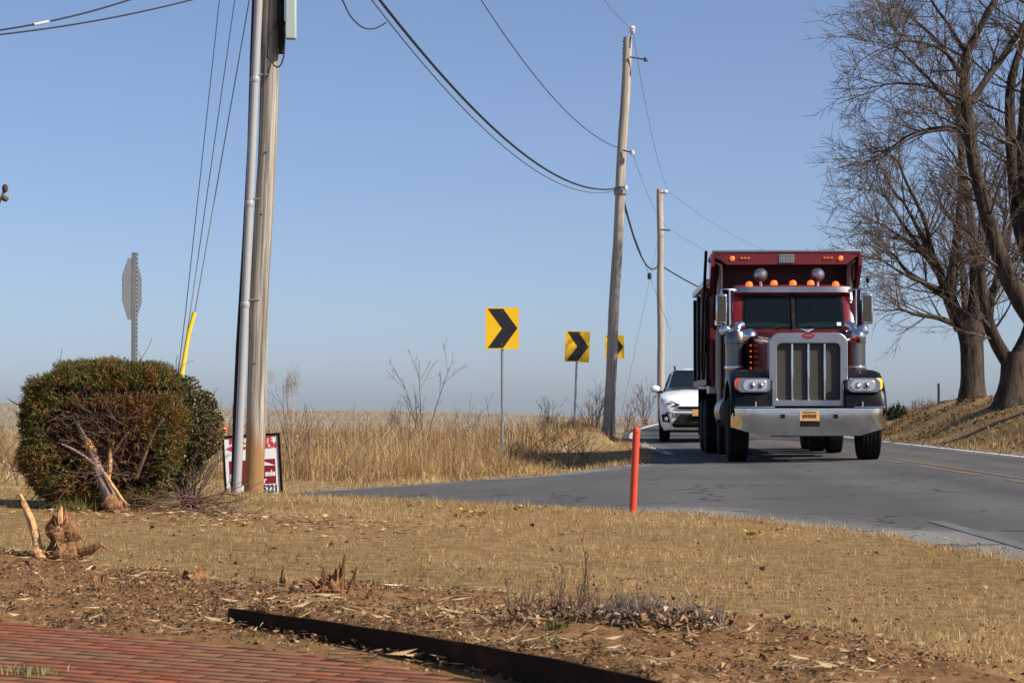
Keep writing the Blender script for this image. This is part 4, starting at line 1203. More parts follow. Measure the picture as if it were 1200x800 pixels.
# conduit: stands off the pole low down and leans to meet it higher up
c0 = P(277.5, 578, 20.72); c1 = P(303, 0, 20.70)
mb = MB().tube([c0 + (c1 - c0)*t for t in (-.05, .2, .45, .7, 1.0, 1.3)], .044, 16)
cd = part_w('conduit', mb, M['conduit'], pole1)
for z in (1.95, 3.0, 4.3):
    q = c0 + (c1 - c0) * ((z - c0.z) / (c1.z - c0.z))
    mb = MB().lathe([(.046, -.03), (.05, -.02), (.05, .02), (.046, .03)], q, 'Z', 16)
    part_w('conduit_coupling', mb, M['conduit'], pole1)
    mb = MB().tube([q + Vector((.0, -.02, .05)), on1(z + .05) + Vector((.0, -.1, 0))], .009, 6)
    part_w('standoff_bracket', mb, M['galv'], pole1)
mb = MB().tube([c0 + (c1 - c0)*t + Vector((-.055 - .015*math.sin(t*7), .05, 0)) for t in (-.04, .15, .3, .5, .7, .9, 1.2)], .017, 8)
part_w('riser_cable', mb, M['cable'], pole1)
q = P(341, 20, 20.66)
mb = MB().box(P(341, 0, 20.64), (.11, .1, .83), 0)
cb = part_w('equipment_box', mb, M['cabinet'], pole1, bevel=.012)
mb = MB().box(P(329.5, 10, 20.7), (.06, .09, .95)); mb.box(P(334, 28, 20.68), (.05, .03, .05))
part_w('box_bracket', mb, M['black_matt'], pole1)
lp = [P(333, 30, 20.64), P(333.5, 55, 20.63), P(331, 72, 20.62), P(325, 79, 20.62), P(318, 72, 20.64), P(314, 60, 20.66), P(316, 45, 20.66), P(321, 33, 20.67), P(327, 20, 20.68)]
part_w('cable_loop', MB().tube(smooth_path(lp, [.008]*len(lp), 40)[0], .008, 8), M['cable'], pole1)
for z, dx in ((2.9, .0), (3.55, .02), (1.35, -.01)):
    mb = MB().tube([on1(z) + Vector((dx, -.07, 0)), on1(z) + Vector((dx, -.118, 0))], .012, 8)
    part_w('bolt', mb, M['galv'], pole1)

b2 = Vector((P(712, 493, 50).x, 50, gz(P(712, 493, 50).x, 50) - .05)); t2 = P(736, 44, 50)
pole2 = pole('utility_pole', b2, t2, .142, .112, M['pole_wood'], 'leaning weathered utility pole behind the third arrow sign')
def on(b, t, z): return b + (t - b) * ((z - b.z) / (t.z - b.z))
top2 = P(741, 36, 50)
mb = MB().tube([P(738.5, 56, 49.9), P(740.5, 40, 49.9)], .022, 8)
part_w('top_pin', mb, M['galv'], pole2)
mb = MB().lathe([(.0, -.12), (.05, -.1), (.085, -.03), (.06, -.01), (.085, .03), (.05, .09), (0, .1)], P(741, 35, 49.9), 'Z', 14)
part_w('insulator', mb, M['ceramic'], pole2)
for (x0, y0), (x1, y1) in (((738, 67), (757, 70)), ((730, 176), (741, 179)), ((724, 219), (733, 220))):
    a_, e_ = P(x0, y0, 49.85), P(x1, y1, 49.75)
    mb = MB().tube([a_, e_], .02, 8); 
    br = part_w('side_bracket', mb, M['strand'], pole2)
    mb = MB().lathe([(0, -.06), (.05, -.05), (.06, 0), (.05, .05), (0, .06)], e_, 'Z', 12)
    part_w('insulator', mb, M['ceramic'] if y0 > 100 else M['strand'], pole2)
for py in (49, 57, 63, 70):
    part_w('step_bolt', MB().tube([P(733, py, 50), P(729, py, 50)], .012, 6), M['strand'], pole2)
mb = MB().lathe([(.145, -.1), (.165, -.08), (.165, .08), (.145, .1)], on(b2, t2, P(0, 224, 50).z), 'Z', 20)
part_w('pole_band', mb, M['galv'], pole2)

b3 = Vector((P(775, 495, 80).x, 80, gz(P(775, 495, 80).x, 80) - .1)); t3 = P(773.5, 222, 80)
pole3 = pole('utility_pole', b3, t3, .16, .13, M['pole_wood'], 'darker utility pole further down the road behind the white car')
mb = MB().tube([P(774, 226, 79.8), P(784, 226, 79.6)], .035, 8)
part_w('side_bracket', mb, M['galv'], pole3)
part_w('insulator', MB().lathe([(0, -.1), (.07, -.08), (.1, 0), (.07, .08), (0, .1)], P(780, 225, 79.6), 'X', 12), M['ceramic'], pole3)
mb = MB().tube([P(774, 269, 79.8), P(785, 270, 79.6)], .03, 8)
part_w('side_bracket', mb, M['strand'], pole3)
b4 = Vector((16.6 - 2.0, 104, gz(14.6, 104) - .1)); t4 = b4 + Vector((.1, 0, 8.3))
pole4 = pole('utility_pole', b4, t4, .15, .12, M['pole_wood'], 'farthest roadside utility pole, hidden behind the dump truck')
xq = P(1100, 470, 240)
b5 = Vector((xq.x, 240, P(1100, 496, 240).z)); t5 = P(1100, 449, 240)
obj_ = pole('utility_pole', b5, t5, .17, .15, M['bark'], 'thin distant utility pole standing beyond the grassy bank')

def wire(name, a_, e_, sag, r_, mat, label, cat, n=40, group=None, extra=None):
    a_, e_ = Vector(a_), Vector(e_)
    mid = (a_ + e_) / 2
    pts = []
    for i in range(n + 1):
        t = i / n
        p = a_.lerp(e_, t); p.z -= sag * 4 * t * (1 - t)
        pts.append(p - a_)
    o = obj(name, MB().tube(pts, r_, 6), mat)
    o.location = a_
    return tag(o, label, cat, group), [p + a_ for p in pts]
def z1pt(z): return on1(z) + Vector((.1, .05, 0))
e2 = P(722, 221, 50) ; e2b = P(724, 173, 50)
tz = Vector(z1pt(6.5))
w1, w1pts = wire('telephone_cable', tz, e2, .98, .02, M['cable'], 'thick black bundled cable sagging from the near pole to the leaning pole', 'cable')
w1b, _ = wire('telephone_cable', tz + Vector((-.03, -.04, -.06)), e2 + Vector((-.02, 0, -.05)), 1.06, .009, M['strand'], 'thin strand hanging just under the thick sagging cable', 'cable')
w2, _ = wire('power_line', z1pt(8.75), e2b, 1.0, .009, M['cable'], 'single middle wire from the near pole to the leaning pole', 'wire')
w3, _ = wire('power_line', z1pt(12.2) , top2, 1.1, .006, M['strand'], 'faint top wire reaching the white insulator of the leaning pole', 'wire')
wire('power_line', top2, P(783, 224, 80), .55, .006, M['strand'], 'faint top wire between the leaning pole and the darker pole', 'wire')
wire('power_line', P(741, 179, 50), P(785, 269, 80), .35, .006, M['strand'], 'faint lower wire between the leaning pole and the darker pole', 'wire')
wire('telephone_cable', P(730, 232, 50), P(773, 308, 80), .85, .028, M['cable'], 'thick black cable drooping from the leaning pole to the darker pole', 'cable')
wire('telephone_cable', P(776, 312, 80), t4 + Vector((-.1, 0, -2.4)), .5, .028, M['cable'], 'thick black cable running from the darker pole behind the truck', 'cable')
wire('power_line', P(784, 225, 79.6), t4 + Vector((0, 0, .2)), .35, .006, M['strand'], 'faint top wire running from the darker pole behind the truck', 'wire')
wire('power_line', P(785, 269, 79.6), t4 + Vector((0, 0, -.9)), .35, .006, M['strand'], 'faint lower wire running from the darker pole behind the truck', 'wire')
# loop of spare cable clipped to the thick one near the first pole
lpts = [P(386, -30, 21.0), P(402, 2, 22.2), P(410, 18, 23), P(420, 29, 23.6), P(430, 34, 24.2), P(441, 33, 24.8), P(452, 27, 25.5)]
o = obj('drop_wire', MB().tube(smooth_path([p - lpts[0] for p in lpts], [.009]*len(lpts), 30)[0], .009, 6), M['cable']); o.location = lpts[0]
tag(o, 'short slack loop of black wire clipped under the thick cable', 'wire')
# service drops running off to the left
for a_, e_, lab, ins in ((P(165, 0, 19), P(-40, 37, 17), 'lower of two black wires crossing the upper left corner', 0), (P(112, -2, 19), P(-40, 33, 17), 'upper of two wires, wrapped with pale tags, crossing the upper left corner', 1)):
    d = a_ - e_
    o, pts = wire('service_drop', e_ - d*.3, a_ + d*.9, .12, .009, M['cable'], lab, 'wire')
    if ins:
        for px in (38, 50, 86, 96):
            q = P(px, 25 - (px - 0)*.222 + 1.5, 18)
            t_ = min(pts, key=lambda p: (p - q).length)
            c_ = o.location
            i = pts.index(t_); dd = (pts[min(i+1, len(pts)-1)] - pts[max(i-1, 0)]).normalized()
            obj('wire_tag', MB().tube([t_ - c_ - dd*.07, t_ - c_ + dd*.07], .014, 8), M['white'], o)
# guy wires with a yellow guard
anch = P(212, 446, 20.9)
for i, (bx_, by_, tx_, lab) in enumerate(((213, 440, 291, 'right guy wire with a yellow plastic guard at its foot'), (210, 440, 274, 'middle of the three guy wires left of the near pole'), (207, 440, 256, 'left of the three guy wires left of the near pole'))):
    lo, hi = P(bx_, by_, 20.9 + .1*i), P(tx_, 0, 20.85 + .05*i)
    d = hi - lo
    foot = lo - d * ((lo.z - .02) / d.z)
    mb = MB().tube([Vector((0, 0, 0)), lo - foot + d*.16 + Vector((.02, 0, 0)), hi - foot + d*.85], .005 if i else .006, 6)
    o = obj('guy_wire', mb, M['guy']); o.location = foot
    tag(o, lab, 'guy wire')
    if i == 0:
        gd = [P(209.5, 470, 20.86), P(213, 440, 20.86), P(217, 415, 20.86), P(221.5, 390, 20.86), P(228, 366, 20.86)]
        obj('wire_guard', MB().tube(smooth_path([p - foot for p in gd], [.024]*len(gd), 20)[0], .024, 12), M['yellow_guard'], o)
# guys of the two far poles
for (x0, y0, Y0), (x1, y1, Y1), lab, dot in (((728, 236, 50), (775, 360, 62), 'thin guy strand falling from the leaning pole with a black link', 1), ((772, 275, 80), (738, 440, 70), 'thin guy strand falling from the darker pole toward the verge', 0)):
    a_, e_ = P(x0, y0, Y0), P(x1, y1, Y1)
    mb = MB().tube([Vector((0, 0, 0)), (e_ - a_)*1.3], .006, 6)
    o = obj('guy_wire', mb, M['strand']); o.location = a_; tag(o, lab, 'guy wire')
    if dot: obj('strain_link', MB().lathe([(0, -.1), (.06, -.08), (.06, .08), (0, .1)], (e_ - a_)*.66, 'Z', 10), M['cable'], o)

# ================================================================== signs
def u_post(h, w=.05):
    mb = MB(); t = .004
    mb.prism([(-w/2, 0), (-w/2 + .004, 0), (-w*.22, .022), (w*.22, .022), (w/2 - .004, 0), (w/2, 0), (w*.25, .028), (-w*.25, .028)], 0, h, 'XY')
    return mb
def chevron(px, py_base, py_bot, Y, size, label, lean=0.0, rz=0.0):
    p = P(px, py_base, Y); z = gz(p.x, Y)
    o = empty('chevron_sign', (p.x, Y, z), rz, label, 'road sign', 'chevron signs along the bend')
    w, h = size
    zb = P(px, py_bot, Y).z - z; zc = zb + h/2
    obj('post', MB().tube([(0, .02, -.3), (0, .02, zb + h*.96)], .026, 8), M['galv'], o)
    obj('post_splice', MB().box((0, .0, .95), (.05, .07, .3)), M['galv'], o, bevel=.005)
    pl = obj('sign_plate', MB().prism(rrect(0, zc, w, h, .035), -.018, -.012, 'XZ'), M['sign_yellow'], o)
    t = h * .47
    ax, bx_, tipx = -w*.43, w*.03, w*.46
    k = (tipx - bx_)
    ch = [(ax, zc + t), (bx_, zc + t), (tipx, zc), (bx_, zc - t), (ax, zc - t), (ax + k, zc)]
    obj('chevron', MB().prism(ch, -.0215, -.0185, 'XZ'), M['sign_black'], pl, smooth=False)
    for bz in (zc + h*.39, zc - h*.39):
        obj('bolt', MB().lathe([(.011, -.03), (.011, -.022), (.009, -.018)], (-.005, 0, bz), 'Y', 10), M['galv'], o)
    o.rotation_euler = (0, lean, rz)
    return o
chevron(588.5, 543, 409, 36.5, (.61, .765), 'yellow chevron sign nearest the camera, standing in the dry grass', rz=R(-2))
chevron(673, 508, 424, 49, (.61, .76), 'middle yellow chevron sign, standing left of the leaning pole', lean=R(2.2), rz=R(6))
chevron(720.3, 500, 420, 63, (.61, .74), 'farthest yellow chevron sign, partly hidden behind the leaning pole', rz=R(4))

# stop sign seen from behind, nearly edge-on
p = P(154.5, 420, 23); z = gz(p.x, 23)
o = empty('stop_sign', (p.x, 23, z), R(-97), 'grey back of an octagonal stop sign standing behind the clipped hedge', 'road sign')
zc = P(152, 339, 23).z - z; r8 = .71/2 / math.cos(R(22.5))
oc = [(r8*math.cos(R(22.5 + 45*i)), zc + r8*math.sin(R(22.5 + 45*i))) for i in range(8)]
obj('sign_plate', MB().prism(oc, -.004, .0, 'XZ'), M['sign_back'], o, smooth=False)
mf = obj('sign_face', MB().prism([(x*.985, (y - zc)*.985 + zc) for x, y in oc], -.0065, -.0045, 'XZ'), M['red_print'], o, smooth=False)
vs, fs = text_verts('STOP', .3, .008); mb = MB(); mb.add([(x, -.0085, zc + y) for x, y, _ in vs], fs)
obj('lettering', mb, M['white'], mf, smooth=False)
mb = MB()
for x0 in (-.04, .034): mb.box((x0, .028, zc/2 + .15), (.012, .05, zc + .55))
for zz in np.arange(.1, zc + .4, .05): mb.box((0, .05, zz), (.062, .004, .03))
obj('post', mb, M['galv'], o)

# a small grey sign far off, seen past the pole's edge
p = P(316, 470, 60)
o = empty('distant_sign', (p.x, 60, gz(p.x, 60)), 0, 'small grey sign far off, peeking out beside the near pole', 'road sign')
zz = P(316, 442, 60).z - gz(p.x, 60)
obj('sign_plate', MB().prism([(.16*math.cos(R(22.5+45*i)), zz + .21*math.sin(R(22.5+45*i))) for i in range(8)], -.004, 0, 'XZ'), M['far_sign'], o)
obj('post', MB().box((-.12, .02, zz/2), (.03, .03, zz + .2)), M['galv'], o)

# real estate sign leaning behind the near pole
Y = 21.55
bl_, br_ = P(267.5, 582, Y), P(329, 584, Y)
o = empty('auction_sign', ((bl_.x + br_.x)/2, Y, gz((bl_.x + br_.x)/2, Y)), 0, 'white and maroon real estate sign in a black frame behind the near pole', 'yard sign')
o.rotation_euler = (0, R(-3.4), R(3))
zb = P(300, 583, Y).z - o.location.z; w, h = .575, .66
obj('frame', MB().ring([(-w/2-.025, zb-.03), (w/2+.025, zb-.03), (w/2+.025, zb+h+.025), (-w/2-.025, zb+h+.025)], [(-w/2, zb), (w/2, zb), (w/2, zb+h), (-w/2, zb+h)], -.016, .016), M['black'], o, smooth=False)
mb = MB()
for sx_ in (-1, 1): mb.box((sx_*(w/2 + .013), .0, (zb - .35)/2), (.022, .022, .35 + zb))
obj('stake_leg', mb, M['black'], o)
pn = obj('sign_panel', MB().box((0, 0, zb + h/2), (w, .008, h)), M['white'], o)
obj('maroon_field', MB().box((0, -.006, zb + h*.42), (w*.86, .003, h*.40)), M['maroon'], pn)
def lettering(s, x, z, size, mat, bold=.006, align='CENTER', sx=1.0):
    vs, fs = text_verts(s, size, bold, align)
    obj('lettering', MB().add([(x + vx*sx, -.0095, z + vz) for vx, vz, _ in vs], fs), mat, pn, smooth=False)
lettering('REAL ESTATE', 0, zb + h*.935, .088, M['red_print'], .003, sx=.9)
lettering('AUCTION', w*.47, zb + h*.84, .088, M['red_print'], .003, 'RIGHT', .72)
obj('arrow', MB().prism([(-w*.46, zb+h*.825), (-w*.36, zb+h*.87), (-w*.36, zb+h*.845), (-w*.1, zb+h*.845), (-w*.1, zb+h*.805), (-w*.36, zb+h*.805), (-w*.36, zb+h*.78)], -.0095, -.0065), M['red_print'], pn, smooth=False)
obj('roof_logo', MB().prism([(.0, zb+h*.535), (.08, zb+h*.575), (.13, zb+h*.58), (.19, zb+h*.545), (.25, zb+h*.51), (.12, zb+h*.52), (.0, zb+h*.515)], -.0105, -.0085), M['white'], pn, smooth=False)
lettering('sole', w*.42, zb + h*.385, .085, M['white'], .004, 'RIGHT', .78)
lettering('er', w*.25, zb + h*.275, .085, M['white'], .003, 'RIGHT')
lettering('H', -w*.37, zb + h*.345, .09, M['white'], .004)
lettering('7', -w*.36, zb + h*.12, .135, M['dark_print'], .005)
lettering('5221', w*.46, zb + h*.13, .115, M['dark_print'], .004, 'RIGHT', .72)
obj('red_rule', MB().box((0, -.006, zb + h*.028), (w*.98, .003, .016)), M['red_print'], pn)

# survey stake with orange tape beside the sign
p = P(264.5, 540, 22.4)
o = empty('survey_stake', (p.x, 22.4, gz(p.x, 22.4)), 0, 'slim survey stake flying a strip of orange tape beside the auction sign', 'stake')
hz = P(264.5, 499, 22.4).z - o.location.z
obj('post', MB().box((0, 0, hz/2 - .1), (.022, .016, hz + .2)), M['stake'], o)
obj('tape', MB().add([(.0, -.012, hz - .01), (.012, -.012, hz - .07), (-.05, -.02, hz - .045), (-.10, .0, hz - .04), (-.06, -.01, hz - .02)], [(0, 1, 2, 4), (4, 2, 3)]), M['orange_tape'], o, solid=.004)
obj('band', MB().box((0, 0, hz - .03), (.028, .022, .06)), M['orange_tape'], o)

# orange marker post on the lawn's edge
p = P(741.5, 589, 18.35); z = gz(p.x, 18.35)
hz = P(745, 501, 18.35).z - z
o = empty('marker_post', (p.x, 18.35, z), 0, 'bright orange red plastic marker post standing at the lawn corner', 'marker post')
o.rotation_euler = (R(1), R(2.6), 0)
obj('tube', MB().tube([(0, 0, -.2), (0, 0, hz - .03)], .034, 20), M['orange_post'], o)
obj('cap', MB().lathe([(.036, hz - .045), (.037, hz - .02), (.03, hz), (0, hz + .004)], (0, 0, 0), 'Z', 20), M['orange_post'], o)

# steel edging of the bed
mb = MB(); top, bot = [], []
ex = np.interp(np.linspace(0, 1, 60), np.linspace(0, 1, 6), EDGING[:, 0]); 
tt = np.linspace(0, 5, 60); ex = np.interp(tt, range(6), EDGING[:, 0]); ey = np.interp(tt, range(6), EDGING[:, 1])
k_ = np.ones(9)/9
exs = np.convolve(np.pad(ex, 4, 'edge'), k_, 'valid'); eys = np.convolve(np.pad(ey, 4, 'edge'), k_, 'valid')
secs = []
for i, (x, y) in enumerate(zip(exs, eys)):
    j = min(max(i, 1), 58); tx, ty = exs[j+1]-exs[j-1], eys[j+1]-eys[j-1]; l_ = math.hypot(tx, ty); nx_, ny_ = ty/l_*.004, -tx/l_*.004
    zt = .238 + .062*(i/59) + .0012*math.sin(i*.8); lean = .005
    secs.append([(x - nx_, y - ny_, .1), (x + nx_, y + ny_, .1), (x + nx_ + lean, y + ny_, zt), (x - nx_ + lean, y - ny_, zt)])
o = obj('metal_edging', MB().loft([[Vector(p) - Vector((-1.02, 6.9, .2)) for p in s] for s in secs]), M['rust'], ang=50)
o.location = (-1.02, 6.9, .2)
tag(o, 'dark rusted steel edging strip curving between the brick terrace and the mulch bed', 'garden edging')

# ================================================================== woody plants
def V3(a): return np.array(a, float)
def perp(d):
    r = V3(rng.normal(size=3)); r -= d * r.dot(d); return r / (np.linalg.norm(r) + 1e-9)
def shoot(start, d, length, r0, r1, n=5, wob=.12, grav=0.0):
    """a wandering tapering shoot"""
    pts = [start]; d = d / np.linalg.norm(d)
    st = length / (n - 1)
    for i in range(n - 1):
        d = d + perp(d) * wob + V3([0, 0, grav])
        d /= np.linalg.norm(d)
        pts.append(pts[-1] + d * st)
    return np.array(pts), np.linspace(r0, r1, n)
def sample(path, t):
    p, r = path; f = t * (len(p) - 1); i = min(int(f), len(p) - 2); a = f - i
    d = p[i+1] - p[i]
    return p[i]*(1-a) + p[i+1]*a, d / (np.linalg.norm(d) + 1e-9), r[i]*(1-a) + r[i+1]*a
def tree(name, Y, base_px, trunk, limbs, label, spread=(2.2, 3.2), dens=1.0, dirbias=(0, 0, .35)):
    bx_, by_ = base_px
    B = P(bx_, by_, Y); B = Vector((B.x, Y, gz(B.x, Y)))
    o = empty(name, B, 0, label, 'tree')
    sc = Y / F
    def conv(poly):
        pts, rs = [], []
        for i, (px, py, w, *dz) in enumerate(poly):
            if px < 1064: px = 1064 + (px - 1064)*.55
            yy_ = Y + (dz[0] if dz else 0)
            p = P(px, py, yy_); pts.append(V3(p - B)); rs.append(w * sc / 2)
        return pts, rs
    tp, tr = conv(trunk); tp[0][2] -= .25
    big = [smooth_path(tp, tr, 14)]
    mb = MB()
    # trunk with root flare and ribs
    pts, rs = big[0]
    vs_, n = [], 20
    ph = rng.uniform(0, 6, 4)
    for i, (p, r_) in enumerate(zip(pts, rs)):
        fl = 1 + .0
        ring = []
        for k in range(n):
            w = 2*math.pi*k/n
            m_ = 1 + .05*math.sin(5*w + ph[0]) + .04*math.sin(3*w + ph[1] + i*.2) + (.22*max(0, math.sin(4*w + ph[2])) if i < 2 else .08*max(0, math.sin(4*w + ph[2])) if i < 4 else 0)
            ring.append((p[0] + r_*m_*math.cos(w), p[1] + r_*m_*math.sin(w), p[2]))
        vs_.append(ring)
    obj('trunk', mb.loft(vs_), M['furrowed'], o, ang=70)
    lim, l2, l3, l4 = [], [], [], []
    for L_ in limbs:
        p, r_ = conv(L_); lim.append(smooth_path(p, r_, 12))
    for pth in lim:
        Lm = np.linalg.norm(np.diff(pth[0], axis=0), axis=1).sum()
        nb = int(Lm * 3.0 * dens)
        for k in range(nb):
            t = rng.uniform(.12, 1.0)
            s, d, r_ = sample(pth, t)
            out = perp(d); ax = s * V3([1, 1, 0]); ax /= np.linalg.norm(ax) + .3
            dd = out * 1.0 + d * .45 + V3(dirbias) * .8 + ax * .25
            ln = rng.uniform(*spread) * (1.1 - .45*t)
            l2.append(shoot(s, dd, ln, min(r_*.42, .034), .008, 7, .085, .045))
        # the limb's own tip goes on as a fan of shoots
        s, d, r_ = sample(pth, 1.0)
        for k in range(4):
            l2.append(shoot(s, d + perp(d)*.55, rng.uniform(*spread)*.8, max(r_*.8, .012), .009, 7, .12, .02))
    for pth in l2:
        Lm = np.linalg.norm(pth[0][-1] - pth[0][0])
        for k in range(int(Lm * 5.6) + 1):
            s, d, r_ = sample(pth, rng.uniform(.15, 1))
            l3.append(shoot(s, d*.9 + perp(d)*.85 + V3([0, 0, .12]), rng.uniform(.35, 1.15), min(r_*.65, .011), .005, 5, .09, .03))
    for pth in l3:
        Lm = np.linalg.norm(pth[0][-1] - pth[0][0])
        for k in range(int(Lm * 6.5) + 1):
            s, d, r_ = sample(pth, rng.uniform(.2, 1))
            l4.append(shoot(s, d + perp(d)*.8, rng.uniform(.12, .45), .0055, .004, 3, .07, .03))
    v, f = many_tubes(lim, 9)
    npobj('limb', v, f, M['furrowed'], parent=o, smooth=True)
    v, f = many_tubes(l2, 5)
    v2_, f2_ = many_tubes(l3 + l4, 3)
    npobj('crown', np.vstack([v, v2_]), np.vstack([f, f2_ + len(v)]), M['twig'], parent=o, smooth=True)
    print(label, len(l2), len(l3), len(l4))
    return o
tree('bare_tree', 58, (1139, 474),
     [(1139, 474, 38), (1139, 462, 30), (1139, 440, 27), (1138, 405, 27), (1134, 380, 31), (1131, 362, 36)],
     [[(1128, 385, 20), (1113, 352, 15), (1104, 327, 11), (1092, 298, 8), (1076, 268, 5), (1058, 240, 3)],
      [(1122, 372, 18), (1114, 345, 13, -.3), (1118, 305, 11, -.4), (1124, 260, 10, -.3), (1126, 225, 7, 0), (1122, 190, 4)],
      [(1138, 385, 18), (1143, 345, 14, -.5), (1141, 295, 11, -.6), (1137, 250, 10, -.6), (1129, 205, 8, -.5), (1124, 150, 7, -.5), (1122, 105, 5)],
      [(1146, 392, 17), (1158, 355, 13, .6), (1171, 325, 10, 1), (1180, 290, 7, 1.3), (1186, 250, 4, 1.5)],
      [(1134, 378, 14), (1131, 340, 10, 1.2), (1126, 300, 7, 1.8), (1118, 262, 4, 2.3)],
      [(1112, 350, 9), (1088, 335, 7, .4), (1062, 318, 5, .8), (1036, 300, 3, 1.0)],
      [(1120, 380, 8), (1098, 372, 6, -.6), (1072, 368, 4, -1), (1050, 362, 2.5, -1.2)],
      [(1106, 332, 7), (1084, 298, 6, .5), (1052, 262, 4, .9), (1024, 236, 2.5, 1.1)],
      [(1098, 312, 6), (1070, 288, 5, -.5), (1034, 272, 3.4, -.9), (1004, 262, 2, -1.1)],
      [(1094, 300, 6), (1082, 255, 5, -.7), (1062, 215, 3.5, -1.1), (1044, 190, 2, -1.3)],
      [(1104, 340, 6), (1070, 326, 4.5, -1.2), (1040, 316, 3, -1.6), (1012, 306, 2, -1.8)]],
     'bare tree with a straight trunk and low fan of limbs, nearest the road', spread=(1.0, 2.0), dens=1.0)
tree('bare_tree', 50, (1187, 470),
     [(1186, 472, 46), (1186, 462, 35), (1187, 445, 28), (1188, 425, 27), (1187, 412, 30)],
     [[(1182, 425, 18), (1168, 402, 16, -.2), (1158, 375, 14, -.3), (1152, 340, 12, -.4), (1149, 300, 9, -.3), (1150, 250, 6)],
      [(1193, 420, 22), (1206, 392, 19), (1216, 350, 16), (1222, 300, 12), (1226, 240, 8), (1232, 180, 5)],
      [(1160, 380, 8), (1164, 340, 7, .6), (1174, 300, 5, 1.0), (1178, 255, 4, 1.2)]],
     'bare tree with a flared forked trunk and torn pinkish bark, on the bank', spread=(1.4, 2.4), dens=.8)
tree('bare_tree', 46, (1236, 468),
     [(1238, 474, 52), (1237, 462, 42), (1234, 430, 38), (1228, 400, 36), (1222, 382, 36)],
     [[(1222, 390, 26), (1200, 358, 24, -.2), (1184, 330, 22, -.3), (1171, 297, 20, -.4), (1158, 258, 17, -.4), (1147, 218, 16, -.4), (1138, 175, 15, -.4), (1134, 130, 14, -.4), (1129, 92, 13, -.4), (1134, 58, 10, -.4), (1150, 30, 8, -.4), (1168, -4, 7, -.4), (1176, -50, 5)],
      [(1138, 120, 10, -.4), (1148, 105, 8, -.3), (1162, 84, 8, -.2), (1176, 66, 8), (1190, 44, 7), (1206, 18, 6), (1220, -20, 4)],
      [(1205, 300, 18, .3), (1192, 255, 16, .5), (1188, 205, 15, .6), (1184, 150, 13, .6), (1184, 105, 12, .6), (1190, 75, 9, .6), (1203, 35, 7, .6), (1212, -10, 5)],
      [(1224, 385, 26), (1222, 330, 22, .2), (1206, 300, 19, .3), (1202, 240, 17, .2), (1199, 170, 15), (1203, 100, 12), (1208, 30, 9), (1210, -40, 6)],
      [(1136, 155, 6, -.4), (1118, 128, 5, -.8), (1092, 96, 4, -1.1), (1066, 70, 3, -1.3), (1040, 55, 2)],
      [(1131, 98, 6, -.4), (1112, 66, 5, .2), (1092, 42, 4, .6), (1070, 22, 3, .9), (1046, 6, 2)],
      [(1134, 118, 5, -.4), (1112, 110, 4, -.6), (1082, 100, 3.4, -.9), (1050, 98, 2.6, -1), (1016, 99, 1.8, -1)],
      [(1140, 180, 5, -.4), (1122, 152, 4.4, .1), (1096, 150, 3.6, .3), (1066, 158, 2.8, .5), (1032, 172, 2, .6)],
      [(1132, 62, 5, -.4), (1112, 30, 4, -.2), (1094, 5, 3, 0), (1078, -25, 2)],
      [(1137, 160, 4.5, -.3), (1110, 152, 4, -.6), (1076, 158, 3, -1), (1040, 172, 2.4, -1.2), (1006, 186, 1.6, -1.2)],
      [(1134, 92, 5, -.4), (1124, 80, 4, -1), (1104, 58, 4, -1.3), (1080, 50, 3, -1.5), (1056, 48, 2, -1.7), (1030, 52, 1.6, -1.8)]],
     'tall bare tree rising at the right edge, its great limb leaning left', spread=(.8, 1.7), dens=1.05, dirbias=(-.25, 0, .2))

# ------------------------------------------------------------------ bare saplings and weed stalks on the verge
def sapling(px, Y, h, stems, label, mat, name='bare_sapling', fan=.25, group='bare saplings in the verge', side=4.0, r0=.008, z0=None):
    p = P(px, 500, Y); z = gz(p.x, Y) if z0 is None else z0
    paths = []
    for k in range(stems):
        s = V3([rng.normal(0, .05), rng.normal(0, .05), -.02])
        a = shoot(s, V3([rng.normal(0, fan), rng.normal(0, fan), 1]), h*rng.uniform(.6, 1.05), r0, r0*.4, 6, .06, .02); paths.append(a)
        for q in range(int(side)):
            s2, d2, r2 = sample(a, rng.uniform(.25, .95))
            b_ = shoot(s2, d2 + perp(d2)*.7, h*rng.uniform(.12, .35), r2*.65, r0*.35, 5, .1, .03); paths.append(b_)
            for w_ in range(2):
                s3, d3_, r3 = sample(b_, rng.uniform(.3, .95)); paths.append(shoot(s3, d3_ + perp(d3_)*.7, h*rng.uniform(.04, .12), r3*.6, r0*.3, 3, .1, .02))
    v, f = many_tubes(paths, 4)
    o = npobj(name, v, f, mat, smooth=True); o.location = (p.x, Y, z)
    return tag(o, label, 'sapling', group)
sapling(500, 40, 1.95, 4, 'tallest dark bare sapling left of the nearest chevron sign', M['twig'], side=6, r0=.011)
sapling(478, 38, 1.3, 3, 'shorter bare sapling just left of the tallest one', M['twig_red'], side=5)
sapling(345, 33, 1.55, 4, 'pale bare weed sapling right of the near pole', M['twig_red'], side=5)
sapling(372, 34, 1.15, 3, 'low thin sapling between the near pole and the tall grass', M['twig_red'])
sapling(240, 30, 1.45, 4, 'thin bare sapling between the hedge and the near pole', M['twig'], side=4)
sapling(256, 31, 1.2, 3, 'short thin sapling next to the near pole conduit', M['twig_red'], side=3)
sapling(31, 29, 1.25, 2, 'thin bare sapling rising beside the left end of the hedge', M['twig'], side=3)
sapling(545, 44, 1.15, 4, 'low bare sapling behind the nearest chevron sign', M['twig_red'])
sapling(575, 46, 1.25, 2, 'single thin stalk left of the nearest chevron post', M['twig'], side=2)
sapling(640, 50, .95, 6, 'reddish bare bush left of the middle chevron sign', M['twig_red'], side=7, fan=.4)
sapling(690, 53, 1.0, 7, 'reddish bare bush between the middle sign and leaning pole', M['twig_red'], side=8, fan=.4)
